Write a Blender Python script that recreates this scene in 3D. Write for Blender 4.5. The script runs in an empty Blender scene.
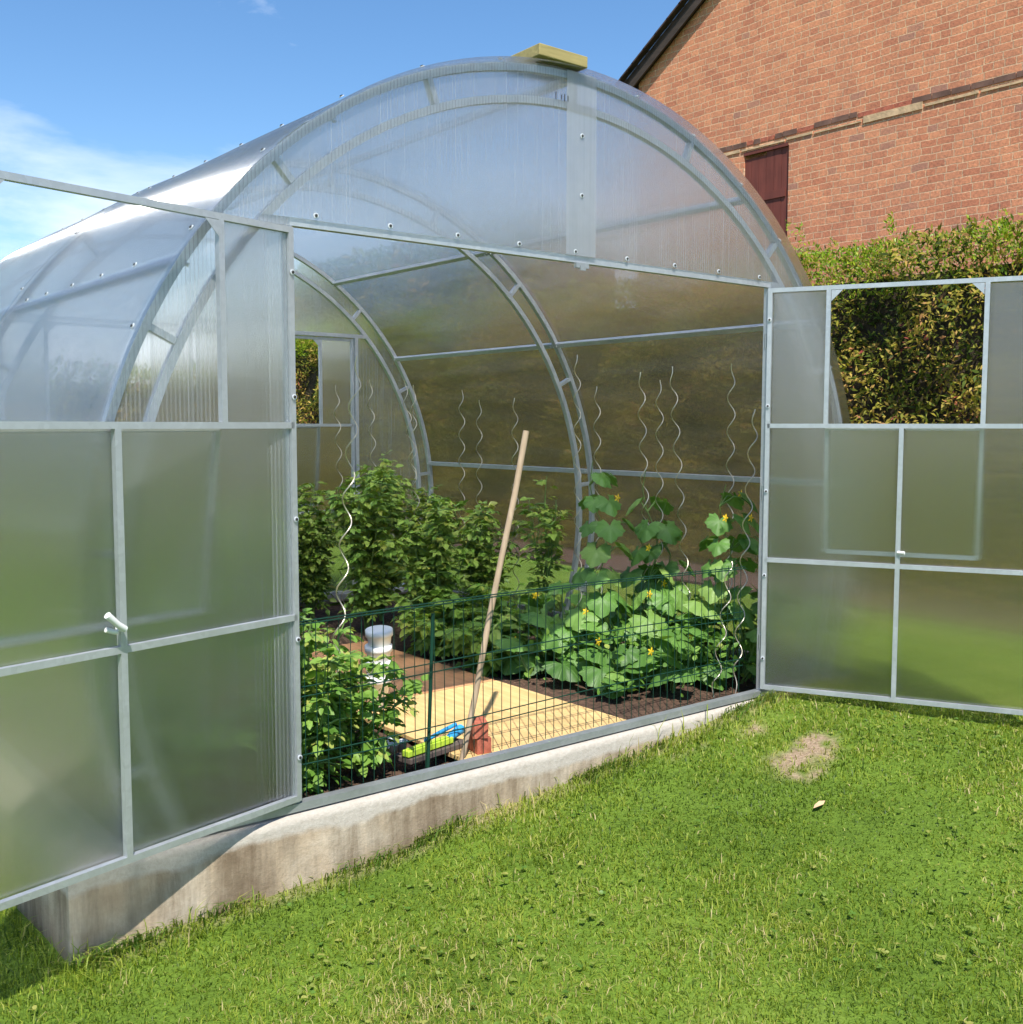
import bpy, math, random
import numpy as np
from math import radians as R, sin, cos, pi
from mathutils import Vector, Matrix
random.seed(7); rng = np.random.default_rng(11)
S = bpy.context.scene
COL = S.collection

# ------------------------------------------------------------------ camera, light, exposure
cam = bpy.data.objects.new('camera', bpy.data.cameras.new('camera')); COL.objects.link(cam); S.camera = cam
CAM = Vector((-3.0127, -3.3481, 1.3348)); YAW, PITCH, ROLL, FPX = -0.6778, 0.0813, 0.0012, 1066.0
_f = Vector((-sin(YAW)*cos(PITCH), cos(YAW)*cos(PITCH), -sin(PITCH))); _r = Vector((cos(YAW), sin(YAW), 0)); _u = _r.cross(_f)
_r2 = _r*cos(ROLL)+_u*sin(ROLL); _u2 = -_r*sin(ROLL)+_u*cos(ROLL)
m = Matrix((_r2, _u2, -_f)).transposed().to_4x4(); m.translation = CAM; cam.matrix_world = m
cam.data.sensor_fit = 'HORIZONTAL'; cam.data.sensor_width = 36; cam.data.lens = FPX/1023*36
cam.data.clip_start = 0.05; cam.data.clip_end = 2000

SUN = Vector((-0.27, -0.475, 0.84)).normalized()
sl = bpy.data.lights.new('sun', 'SUN'); sl.energy = 4.6; sl.angle = R(0.6); sl.color = (1, 0.955, 0.88)
so = bpy.data.objects.new('sun', sl); COL.objects.link(so); so.rotation_euler = (-SUN).to_track_quat('-Z', 'Y').to_euler()
W = bpy.data.worlds.new('World'); S.world = W; W.use_nodes = True
nt = W.node_tree; N = nt.nodes; L = nt.links; N.clear()
sky = N.new('ShaderNodeTexSky'); sky.sky_type = 'NISHITA'; sky.sun_disc = False
sky.sun_elevation = math.asin(SUN.z); sky.sun_rotation = math.atan2(SUN.x, SUN.y); sky.air_density = 1.0; sky.dust_density = 0.0; sky.ozone_density = 2.6
tc = N.new('ShaderNodeTexCoord')
mp = N.new('ShaderNodeMapping'); mp.inputs['Scale'].default_value = (1.6, 1.6, 5.0); mp.inputs['Location'].default_value = (0.35, 0.2, 0.1)
L.new(tc.outputs['Generated'], mp.inputs['Vector'])
nz = N.new('ShaderNodeTexNoise'); nz.inputs['Scale'].default_value = 1.7; nz.inputs['Detail'].default_value = 9; nz.inputs['Roughness'].default_value = 0.58; nz.inputs['Distortion'].default_value = 0.35
L.new(mp.outputs[0], nz.inputs['Vector'])
sx = N.new('ShaderNodeSeparateXYZ'); L.new(tc.outputs['Generated'], sx.inputs[0])
mr = N.new('ShaderNodeMapRange'); mr.inputs['From Min'].default_value = 0.42; mr.inputs['From Max'].default_value = 0.06; mr.inputs['To Min'].default_value = -0.27; mr.inputs['To Max'].default_value = 0.25
L.new(sx.outputs['Z'], mr.inputs['Value'])
ad = N.new('ShaderNodeMath'); ad.operation = 'ADD'; L.new(nz.outputs[0], ad.inputs[0]); L.new(mr.outputs[0], ad.inputs[1])
cr = N.new('ShaderNodeValToRGB'); cr.color_ramp.elements[0].position = 0.51; cr.color_ramp.elements[1].position = 0.80
cr.color_ramp.elements[0].color = (0, 0, 0, 1); cr.color_ramp.elements[1].color = (0.9, 0.9, 0.9, 1)
L.new(ad.outputs[0], cr.inputs[0])
mx = N.new('ShaderNodeMix'); mx.data_type = 'RGBA'; L.new(cr.outputs[0], mx.inputs['Factor']); hs_ = N.new('ShaderNodeHueSaturation'); hs_.inputs['Saturation'].default_value = 1.18; L.new(sky.outputs[0], hs_.inputs['Color']); L.new(hs_.outputs[0], mx.inputs['A']); mx.inputs['B'].default_value = (7.2, 7.6, 8.3, 1)
bg = N.new('ShaderNodeBackground'); bg.inputs['Strength'].default_value = 0.115; L.new(mx.outputs['Result'], bg.inputs['Color'])
wo = N.new('ShaderNodeOutputWorld'); L.new(bg.outputs[0], wo.inputs[0])
S.view_settings.view_transform = 'Standard'; S.view_settings.look = 'None'; S.view_settings.gamma = 1; S.view_settings.exposure = 0.68
S.cycles.max_bounces = 12; S.cycles.transparent_max_bounces = 24; S.cycles.transmission_bounces = 12; S.cycles.diffuse_bounces = 4; S.cycles.glossy_bounces = 4
S.cycles.use_denoising = True; S.cycles.sample_clamp_indirect = 6.0; S.cycles.caustics_reflective = False

# ------------------------------------------------------------------ materials
def mat(name):
    m = bpy.data.materials.new(name); m.use_nodes = True; t = m.node_tree; t.nodes.clear()
    o = t.nodes.new('ShaderNodeOutputMaterial'); return m, t, o
def nd(t, typ, **kw):
    n = t.nodes.new(typ)
    for k, v in kw.items():
        if k.startswith('i_'): n.inputs[k[2:].replace('_', ' ')].default_value = v
        else: setattr(n, k, v)
    return n
def ramp(t, fac, stops):
    c = t.nodes.new('ShaderNodeValToRGB'); e = c.color_ramp.elements
    while len(e) < len(stops): e.new(0.5)
    for i, (p, col) in enumerate(stops):
        e[i].position = p; e[i].color = (*col, 1) if len(col) == 3 else col
    t.links.new(fac, c.inputs[0]); return c.outputs[0]
def noise(t, scale, detail=4, rough=0.55, stretch=None, coord='Object', dist=0):
    tc = t.nodes.new('ShaderNodeTexCoord'); n = nd(t, 'ShaderNodeTexNoise'); n.inputs['Scale'].default_value = scale
    n.inputs['Detail'].default_value = detail; n.inputs['Roughness'].default_value = rough; n.inputs['Distortion'].default_value = dist
    if stretch:
        mp = t.nodes.new('ShaderNodeMapping'); mp.inputs['Scale'].default_value = stretch
        t.links.new(tc.outputs[coord], mp.inputs[0]); t.links.new(mp.outputs[0], n.inputs['Vector'])
    else: t.links.new(tc.outputs[coord], n.inputs['Vector'])
    return n.outputs[0]
def mixc(t, fac, a, b, mode='MIX'):
    x = t.nodes.new('ShaderNodeMix'); x.data_type = 'RGBA'; x.blend_type = mode
    for s, v in (('Factor', fac), ('A', a), ('B', b)):
        if isinstance(v, (int, float)): x.inputs[s].default_value = v
        elif isinstance(v, tuple): x.inputs[s].default_value = (*v, 1)
        else: t.links.new(v, x.inputs[s])
    return x.outputs['Result']
def math_(t, op, a, b=0.0):
    x = t.nodes.new('ShaderNodeMath'); x.operation = op
    for i, v in enumerate((a, b)):
        if isinstance(v, (int, float)): x.inputs[i].default_value = v
        else: t.links.new(v, x.inputs[i])
    return x.outputs[0]
def bump(t, h, strength=0.4, dist=0.01):
    b = nd(t, 'ShaderNodeBump'); b.inputs['Strength'].default_value = strength; b.inputs['Distance'].default_value = dist
    t.links.new(h, b.inputs['Height']); return b.outputs[0]
def pbr(name, color, rough=0.6, metal=0.0, var=0.25, vscale=12, b=None, spec=0.4):
    m, t, o = mat(name); p = nd(t, 'ShaderNodeBsdfPrincipled'); t.links.new(p.outputs[0], o.inputs[0])
    n = noise(t, vscale, 5, 0.6)
    lo = tuple(c*(1-var) for c in color); hi = tuple(min(1, c*(1+var)) for c in color)
    t.links.new(ramp(t, n, [(0.3, lo), (0.7, hi)]), p.inputs['Base Color'])
    p.inputs['Roughness'].default_value = rough; p.inputs['Metallic'].default_value = metal; p.inputs['Specular IOR Level'].default_value = spec
    if b: t.links.new(bump(t, noise(t, b[0], 4), b[1], b[2]), p.inputs['Normal'])
    return m

def galvanised(name, c=(0.56, 0.585, 0.61)):
    m, t, o = mat(name); p = nd(t, 'ShaderNodeBsdfPrincipled'); t.links.new(p.outputs[0], o.inputs[0])
    tc = t.nodes.new('ShaderNodeTexCoord'); v = nd(t, 'ShaderNodeTexVoronoi'); v.inputs['Scale'].default_value = 60; t.links.new(tc.outputs['Object'], v.inputs['Vector'])
    n = noise(t, 5, 5, 0.6)
    a = ramp(t, v.outputs['Color'], [(0.2, tuple(x*0.90 for x in c)), (0.9, c)])
    t.links.new(mixc(t, 0.7, a, ramp(t, n, [(0.3, (0.84, 0.86, 0.88)), (0.7, (1, 1, 1))]), 'MULTIPLY'), p.inputs['Base Color'])
    p.inputs['Metallic'].default_value = 0.6; t.links.new(ramp(t, n, [(0.3, (0.34,)*3), (0.7, (0.55,)*3)]), p.inputs['Roughness'])
    t.links.new(bump(t, n, 0.12, 0.002), p.inputs['Normal'])
    return m

def polycarb(name, axis, clear=0.34, blur=0.42, white=(0.80, 0.83, 0.87), tilt=1.6, iorr=0.075, gl=0.10, flute=(1, 0, 0), gt=3.4, streak=1.0, fr=0.4, rg=0.18, rib=1.0):
    """Fluted twin-wall sheet: fine ribs blur what is behind and the gloss along AXIS (object space)."""
    m, t, o = mat(name); LK = t.links.new
    tc = nd(t, 'ShaderNodeTexCoord'); big = nd(t, 'ShaderNodeVectorMath', operation='SCALE'); big.inputs['Scale'].default_value = 7919.0
    LK(tc.outputs['Object'], big.inputs[0])
    wn = nd(t, 'ShaderNodeTexWhiteNoise', noise_dimensions='3D'); LK(big.outputs[0], wn.inputs['Vector'])
    sep = nd(t, 'ShaderNodeSeparateColor'); LK(wn.outputs['Color'], sep.inputs[0])
    r1 = math_(t, 'SUBTRACT', sep.outputs[0], 0.5); r2 = math_(t, 'SUBTRACT', sep.outputs[1], 0.5); r3 = math_(t, 'SUBTRACT', sep.outputs[2], 0.5)
    ax = nd(t, 'ShaderNodeVectorTransform', vector_type='VECTOR', convert_from='OBJECT', convert_to='WORLD'); ax.inputs[0].default_value = axis
    geo = nd(t, 'ShaderNodeNewGeometry')
    def tilted(k, r):
        s = nd(t, 'ShaderNodeVectorMath', operation='SCALE'); LK(ax.outputs[0], s.inputs[0]); LK(math_(t, 'MULTIPLY', r, k), s.inputs['Scale'])
        a = nd(t, 'ShaderNodeVectorMath', operation='ADD'); LK(geo.outputs['Normal'], a.inputs[0]); LK(s.outputs[0], a.inputs[1])
        n = nd(t, 'ShaderNodeVectorMath', operation='NORMALIZE'); LK(a.outputs[0], n.inputs[0]); return n.outputs[0]
    nr = tilted(tilt*2, r1)
    ior = math_(t, 'ADD', math_(t, 'MULTIPLY', r2, iorr*2), 1.0)
    rf = nd(t, 'ShaderNodeBsdfRefraction', distribution='GGX'); rf.inputs['Roughness'].default_value = 0.0; rf.inputs['Color'].default_value = (0.95, 0.965, 0.96, 1)
    LK(ior, rf.inputs['IOR']); LK(nr, rf.inputs['Normal'])
    tr = nd(t, 'ShaderNodeBsdfTransparent'); tr.inputs['Color'].default_value = (0.96, 0.97, 0.97, 1)
    # flutes: fine lines running up the sheet, plus faint dust; lengthwise roof streaks paint in smeared background light
    wv = nd(t, 'ShaderNodeTexWave', wave_type='BANDS', bands_direction='X' if flute[0] else 'Y'); wv.inputs['Scale'].default_value = 22; wv.inputs['Distortion'].default_value = 0.0
    LK(tc.outputs['Object'], wv.inputs['Vector'])
    st = (14.0, 0.7, 14.0) if flute[1] else (40.0, 1.2, 1.2)
    dn = noise(t, 1.0, 4, 0.6, st); dn2 = noise(t, 1.3, 5, 0.65)
    dirt_smear = math_(t, 'MULTIPLY', ramp(t, dn, [(0.35, (1-.35*streak,)*3), (0.75, (1+.4*streak,)*3)]), ramp(t, dn2, [(0.3, (0.75,)*3), (0.75, (1.2,)*3)]))
    wf = math_(t, 'MULTIPLY', math_(t, 'ADD', math_(t, 'MULTIPLY', math_(t, 'POWER', wv.outputs['Fac'], 3.0), 2.4*rib), 1-.6*rib), dirt_smear)
    tl = nd(t, 'ShaderNodeBsdfTranslucent'); tl.inputs['Color'].default_value = (*white, 1)
    df = nd(t, 'ShaderNodeBsdfDiffuse'); df.inputs['Color'].default_value = (*white, 1)
    veil = nd(t, 'ShaderNodeMixShader'); veil.inputs[0].default_value = 0.45; LK(tl.outputs[0], veil.inputs[1]); LK(df.outputs[0], veil.inputs[2])
    m1 = nd(t, 'ShaderNodeMixShader'); m1.inputs[0].default_value = blur/(blur+clear); LK(tr.outputs[0], m1.inputs[1]); LK(rf.outputs[0], m1.inputs[2])
    m2 = nd(t, 'ShaderNodeMixShader'); LK(math_(t, 'MULTIPLY', wf, 1-clear-blur), m2.inputs[0]); LK(m1.outputs[0], m2.inputs[1]); LK(veil.outputs[0], m2.inputs[2])
    g = nd(t, 'ShaderNodeBsdfGlossy'); g.inputs['Roughness'].default_value = rg; LK(tilted(gt, r3), g.inputs['Normal']); g.inputs['Color'].default_value = (1, 1, 1, 1)
    lw = nd(t, 'ShaderNodeLayerWeight'); lw.inputs['Blend'].default_value = 0.25
    gf = math_(t, 'ADD', math_(t, 'MULTIPLY', lw.outputs['Fresnel'], fr), gl*0.3)
    m3 = nd(t, 'ShaderNodeMixShader'); LK(gf, m3.inputs[0]); LK(m2.outputs[0], m3.inputs[1]); LK(g.outputs[0], m3.inputs[2])
    LK(m3.outputs[0], o.inputs[0]); return m

def leafmat(name, stops, trans=0.35, rough=0.45, spec=0.35):
    m, t, o = mat(name); a = nd(t, 'ShaderNodeAttribute', attribute_name='tint')
    n = noise(t, 40, 3)
    f = math_(t, 'ADD', a.outputs['Fac'], math_(t, 'MULTIPLY', math_(t, 'SUBTRACT', n, 0.5), 0.25))
    c = ramp(t, f, stops)
    p = nd(t, 'ShaderNodeBsdfPrincipled'); t.links.new(c, p.inputs['Base Color']); p.inputs['Roughness'].default_value = rough; p.inputs['Specular IOR Level'].default_value = spec
    tl = nd(t, 'ShaderNodeBsdfTranslucent'); t.links.new(mixc(t, 1.0, c, (1.25, 1.35, 0.6), 'MULTIPLY'), tl.inputs['Color'])
    x = nd(t, 'ShaderNodeMixShader'); x.inputs[0].default_value = trans; t.links.new(p.outputs[0], x.inputs[1]); t.links.new(tl.outputs[0], x.inputs[2])
    t.links.new(x.outputs[0], o.inputs[0]); return m

M = {}
M['steel'] = galvanised('galvanised_steel')
M['steel_dark'] = galvanised('weathered_steel', (0.42, 0.44, 0.45))
M['pc_roof'] = polycarb('polycarbonate_roof', (0, 1, 0), clear=0.10, blur=0.81, flute=(0, 1, 0), iorr=0.25, tilt=5.0, gl=0.03, streak=1.2, fr=0.26, rg=0.10, rib=.3)
M['pc_gable'] = polycarb('polycarbonate_gable', (1, 0, 0), clear=0.13, blur=0.71, gl=.12, gt=1.8, streak=.8, iorr=.22, tilt=2.6, fr=.3, rib=.5)
M['pc_door'] = polycarb('polycarbonate_door', (1, 0, 0), clear=0.05, blur=0.925, iorr=0.38, tilt=3.4, gl=.45, gt=.8, streak=.5, fr=.30, rib=.35)
M['pc_strip'] = polycarb('polycarbonate_joint', (1, 0, 0), clear=0.34, blur=0.30, gl=.25, streak=.2, rib=.0)
M['rubber'] = pbr('dark_rubber', (0.03, 0.03, 0.03), 0.6)
M['white_plastic'] = pbr('white_plastic', (0.78, 0.78, 0.76), 0.4, var=0.06)
M['washer'] = pbr('clear_washer', (0.65, 0.68, 0.72), 0.3, var=0.1)

# concrete
m, t, o = mat('concrete'); p = nd(t, 'ShaderNodeBsdfPrincipled'); t.links.new(p.outputs[0], o.inputs[0])
n1 = noise(t, 2.2, 8, 0.65); n2 = noise(t, 1.0, 6, 0.7, (9, 9, 1.2)); n3 = noise(t, 45, 5, 0.7)
tc = nd(t, 'ShaderNodeTexCoord'); sp = nd(t, 'ShaderNodeSeparateXYZ'); t.links.new(tc.outputs['Object'], sp.inputs[0])
base = ramp(t, n1, [(0.34, (0.19, 0.135, 0.085)), (0.5, (0.31, 0.245, 0.17)), (0.66, (0.44, 0.375, 0.29))])
base = mixc(t, 0.75, base, ramp(t, n2, [(0.38, (0.55, 0.50, 0.44)), (0.5, (1.0, 1.0, 1.0)), (0.62, (1.45, 1.42, 1.4))]), 'MULTIPLY')
hz = math_(t, 'ADD', sp.outputs['Z'], math_(t, 'MULTIPLY', n1, 0.13))
clean = ramp(t, math_(t, 'MULTIPLY', math_(t, 'ADD', hz, 0.075), 10.0), [(0.30, (0, 0, 0)), (0.50, (1, 1, 1))])
base = mixc(t, clean, base, ramp(t, n3, [(0.3, (0.38, 0.335, 0.28)), (0.7, (0.49, 0.45, 0.39))]))
t.links.new(base, p.inputs['Base Color']); p.inputs['Roughness'].default_value = 0.9
t.links.new(bump(t, math_(t, 'ADD', math_(t, 'MULTIPLY', n3, 0.5), n1), 0.6, 0.012), p.inputs['Normal']); M['concrete'] = m

# lawn soil
m, t, o = mat('lawn_soil'); p = nd(t, 'ShaderNodeBsdfPrincipled'); t.links.new(p.outputs[0], o.inputs[0])
a = nd(t, 'ShaderNodeAttribute', attribute_name='bare'); g1 = noise(t, 1.4, 6, 0.6); g2 = noise(t, 60, 4, 0.7)
gc = ramp(t, g1, [(0.3, (0.09, 0.15, 0.02)), (0.55, (0.14, 0.22, 0.03)), (0.75, (0.20, 0.26, 0.05))])
gc = mixc(t, 0.6, gc, ramp(t, g2, [(0.3, (0.4, 0.45, 0.4)), (0.7, (1.35, 1.35, 1.2))]), 'MULTIPLY')
t.links.new(mixc(t, a.outputs['Fac'], gc, ramp(t, g2, [(0.3, (0.22, 0.15, 0.09)), (0.7, (0.48, 0.36, 0.25))])), p.inputs['Base Color'])
p.inputs['Roughness'].default_value = 0.95; p.inputs['Specular IOR Level'].default_value = 0.1
t.links.new(bump(t, g2, 0.8, 0.02), p.inputs['Normal']); M['lawn'] = m
M['grass'] = leafmat('grass_blades', [(0.0, (0.045, 0.09, 0.010)), (0.35, (0.16, 0.24, 0.020)), (0.7, (0.32, 0.38, 0.045)), (0.88, (0.36, 0.37, 0.09)), (1.0, (0.55, 0.45, 0.22))], 0.42, 0.5, 0.3)
M['weed'] = leafmat('weeds', [(0.0, (0.05, 0.12, 0.015)), (0.6, (0.13, 0.24, 0.035)), (1.0, (0.36, 0.36, 0.09))], 0.35)
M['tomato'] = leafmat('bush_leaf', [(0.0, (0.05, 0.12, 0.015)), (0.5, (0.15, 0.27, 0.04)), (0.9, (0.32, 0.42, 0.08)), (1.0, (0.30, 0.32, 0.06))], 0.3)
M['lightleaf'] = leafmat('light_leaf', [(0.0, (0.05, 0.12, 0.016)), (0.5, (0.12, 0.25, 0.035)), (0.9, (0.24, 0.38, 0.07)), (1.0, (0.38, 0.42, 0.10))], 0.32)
M['stemg'] = pbr('green_stem', (0.13, 0.22, 0.05), 0.6)
M['twig'] = pbr('twig_brown', (0.10, 0.07, 0.045), 0.9)
M['hedge'] = leafmat('hedge_leaf', [(0.0, (0.03, 0.045, 0.008)), (0.28, (0.09, 0.13, 0.015)), (0.5, (0.27, 0.25, 0.03)), (0.72, (0.44, 0.31, 0.07)), (0.92, (0.46, 0.23, 0.09)), (1.0, (0.26, 0.05, 0.04))], 0.25, 0.6, 0.2)
M['hedgetop'] = leafmat('hedge_top_leaf', [(0.0, (0.07, 0.15, 0.012)), (0.5, (0.24, 0.38, 0.025)), (1.0, (0.55, 0.60, 0.05))], 0.35)
M['hedgecore'] = pbr('hedge_inner_twigs', (0.045, 0.032, 0.018), 0.95, var=0.5, vscale=9, b=(20, 1, 0.05))
# cucumber leaf with veins from UV
m, t, o = mat('cucumber_leaf'); a = nd(t, 'ShaderNodeAttribute', attribute_name='tint'); uv = nd(t, 'ShaderNodeUVMap', uv_map='uv')
sp = nd(t, 'ShaderNodeSeparateXYZ'); t.links.new(uv.outputs[0], sp.inputs[0])
ang = math_(t, 'ARCTAN2', sp.outputs[0], sp.outputs[1])
ve = math_(t, 'ABSOLUTE', math_(t, 'SINE', math_(t, 'MULTIPLY', ang, 2.8)))
vein = ramp(t, ve, [(0.0, (1, 1, 1)), (0.13, (0, 0, 0))])
c = ramp(t, a.outputs['Fac'], [(0.0, (0.05, 0.13, 0.02)), (0.6, (0.12, 0.26, 0.045)), (1.0, (0.27, 0.40, 0.09))])
c = mixc(t, math_(t, 'MULTIPLY', vein, 0.35), c, (0.26, 0.40, 0.14))
p = nd(t, 'ShaderNodeBsdfPrincipled'); t.links.new(c, p.inputs['Base Color']); p.inputs['Roughness'].default_value = 0.5
t.links.new(bump(t, math_(t, 'ADD', noise(t, 60, 3), math_(t, 'MULTIPLY', vein, -0.6)), 0.5, 0.004), p.inputs['Normal'])
tl = nd(t, 'ShaderNodeBsdfTranslucent'); t.links.new(mixc(t, 1.0, c, (1.3, 1.3, 0.5), 'MULTIPLY'), tl.inputs['Color'])
x = nd(t, 'ShaderNodeMixShader'); x.inputs[0].default_value = 0.3; t.links.new(p.outputs[0], x.inputs[1]); t.links.new(tl.outputs[0], x.inputs[2]); t.links.new(x.outputs[0], o.inputs[0]); M['cuke'] = m
M['flower'] = pbr('yellow_petal', (0.85, 0.55, 0.02), 0.6, var=0.1)
M['soil'] = pbr('bed_soil', (0.085, 0.048, 0.03), 0.95, var=0.55, vscale=30, b=(35, 1, 0.03))
M['green_wire'] = pbr('green_coated_wire', (0.006, 0.040, 0.024), 0.5, spec=.25)
M['spiral'] = pbr('spiral_metal', (0.66, 0.60, 0.48), 0.30, 0.75, 0.12)

def wood(name, a_, b_, stretch, rough=0.75):
    m, t, o = mat(name); p = nd(t, 'ShaderNodeBsdfPrincipled'); t.links.new(p.outputs[0], o.inputs[0])
    n = noise(t, 1, 6, 0.65, stretch, dist=0.4); n2 = noise(t, 5, 4)
    c = mixc(t, 0.5, ramp(t, n, [(0.3, a_), (0.7, b_)]), ramp(t, n2, [(0.3, (0.7, 0.7, 0.7)), (0.7, (1.15, 1.15, 1.15))]), 'MULTIPLY')
    t.links.new(c, p.inputs['Base Color']); p.inputs['Roughness'].default_value = rough; t.links.new(bump(t, n, 0.4, 0.004), p.inputs['Normal']); return m
M['board'] = wood('path_board', (0.54, 0.34, 0.13), (0.72, 0.50, 0.22), (26, 3, 30))
M['board2'] = wood('reddish_shade_board', (0.50, 0.23, 0.10), (0.66, 0.34, 0.16), (26, 3, 30))  # rear path board: filtered shade past the sun line painted as redder wood
M['pole'] = wood('pole_wood', (0.30, 0.21, 0.13), (0.50, 0.38, 0.26), (30, 30, 3))
M['plank'] = wood('impregnated_plank', (0.27, 0.22, 0.08), (0.46, 0.37, 0.15), (3, 40, 40))
M['redwood'] = wood('red_brown_shutter', (0.13, 0.028, 0.018), (0.21, 0.05, 0.032), (3, 22, 1.5))
M['darkwood'] = wood('dark_barge_board', (0.035, 0.022, 0.016), (0.07, 0.045, 0.032), (20, 2, 20))
M['rooftile'] = pbr('roof_tile', (0.06, 0.035, 0.03), 0.8, var=0.4, vscale=6)
M['redclay'] = pbr('red_clay', (0.42, 0.12, 0.07), 0.85, var=0.35, vscale=25, b=(60, 0.5, 0.005))
M['lime'] = pbr('lime_plastic', (0.42, 0.60, 0.05), 0.5, var=0.35)
M['blue'] = pbr('blue_plastic', (0.03, 0.26, 0.50), 0.5, var=0.35)
M['darkgrey'] = pbr('dark_grey_board', (0.09, 0.07, 0.06), 0.8, var=0.3)

# brick wall
m, t, o = mat('old_brick'); p = nd(t, 'ShaderNodeBsdfPrincipled'); t.links.new(p.outputs[0], o.inputs[0])
tc = nd(t, 'ShaderNodeTexCoord'); sp = nd(t, 'ShaderNodeSeparateXYZ'); t.links.new(tc.outputs['Object'], sp.inputs[0])
wob = noise(t, 1.2, 3); wob2 = noise(t, 9, 3)
cb = nd(t, 'ShaderNodeCombineXYZ'); t.links.new(math_(t, 'ADD', sp.outputs['Y'], math_(t, 'MULTIPLY', wob2, 0.03)), cb.inputs[0])
t.links.new(math_(t, 'ADD', sp.outputs['Z'], math_(t, 'ADD', math_(t, 'MULTIPLY', wob, 0.06), math_(t, 'MULTIPLY', wob2, 0.012))), cb.inputs[1])
def bricktex(c1, c2, mo):
    b = nd(t, 'ShaderNodeTexBrick'); b.inputs['Scale'].default_value = 1; b.inputs['Brick Width'].default_value = 0.20; b.inputs['Row Height'].default_value = 0.080
    b.inputs['Mortar Size'].default_value = 0.006; b.inputs['Mortar Smooth'].default_value = 0.35; b.inputs['Bias'].default_value = -0.15
    b.inputs['Color1'].default_value = (*c1, 1); b.inputs['Color2'].default_value = (*c2, 1); b.inputs['Mortar'].default_value = (*mo, 1); b.offset = 0.5
    b.squash = 0.6; b.squash_frequency = 3
    t.links.new(cb.outputs[0], b.inputs['Vector']); return b
b1 = bricktex((0.76, 0.315, 0.17), (0.57, 0.205, 0.115), (0.82, 0.54, 0.34))
n1 = noise(t, 3.0, 6, 0.7); n2 = noise(t, 34, 6, 0.75)
c = mixc(t, 0.7, b1.outputs['Color'], ramp(t, n1, [(0.3, (0.72, 0.74, 0.8)), (0.7, (1.12, 1.1, 1.05))]), 'MULTIPLY')
c = mixc(t, 0.75, c, ramp(t, n2, [(0.3, (0.5, 0.48, 0.48)), (0.72, (1.4, 1.34, 1.22))]), 'MULTIPLY')
b2 = bricktex((0, 0, 0), (1, 1, 1), (0, 0, 0)); b2.inputs['Bias'].default_value = 0.0
odd = ramp(t, b2.outputs['Color'], [(0.0, (1, 1, 1)), (0.045, (0, 0, 0))])
inm = math_(t, 'MULTIPLY', odd, math_(t, 'SUBTRACT', 1.0, b1.outputs['Fac']))
c = mixc(t, math_(t, 'MULTIPLY', inm, 0.55), c, (0.22, 0.13, 0.12))
t.links.new(c, p.inputs['Base Color']); p.inputs['Roughness'].default_value = 0.92
hgt = math_(t, 'ADD', math_(t, 'MULTIPLY', b1.outputs['Fac'], -0.7), math_(t, 'MULTIPLY', n2, 0.5))
t.links.new(bump(t, hgt, 0.8, 0.014), p.inputs['Normal']); M['brick'] = m
M['brickdark'] = pbr('dark_burnt_brick', (0.17, 0.09, 0.065), 0.9, var=0.4, vscale=5)
M['mortar'] = pbr('pale_mortar', (0.60, 0.40, 0.23), 0.9, var=0.25, vscale=9, b=(30, 0.6, 0.01))

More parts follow.
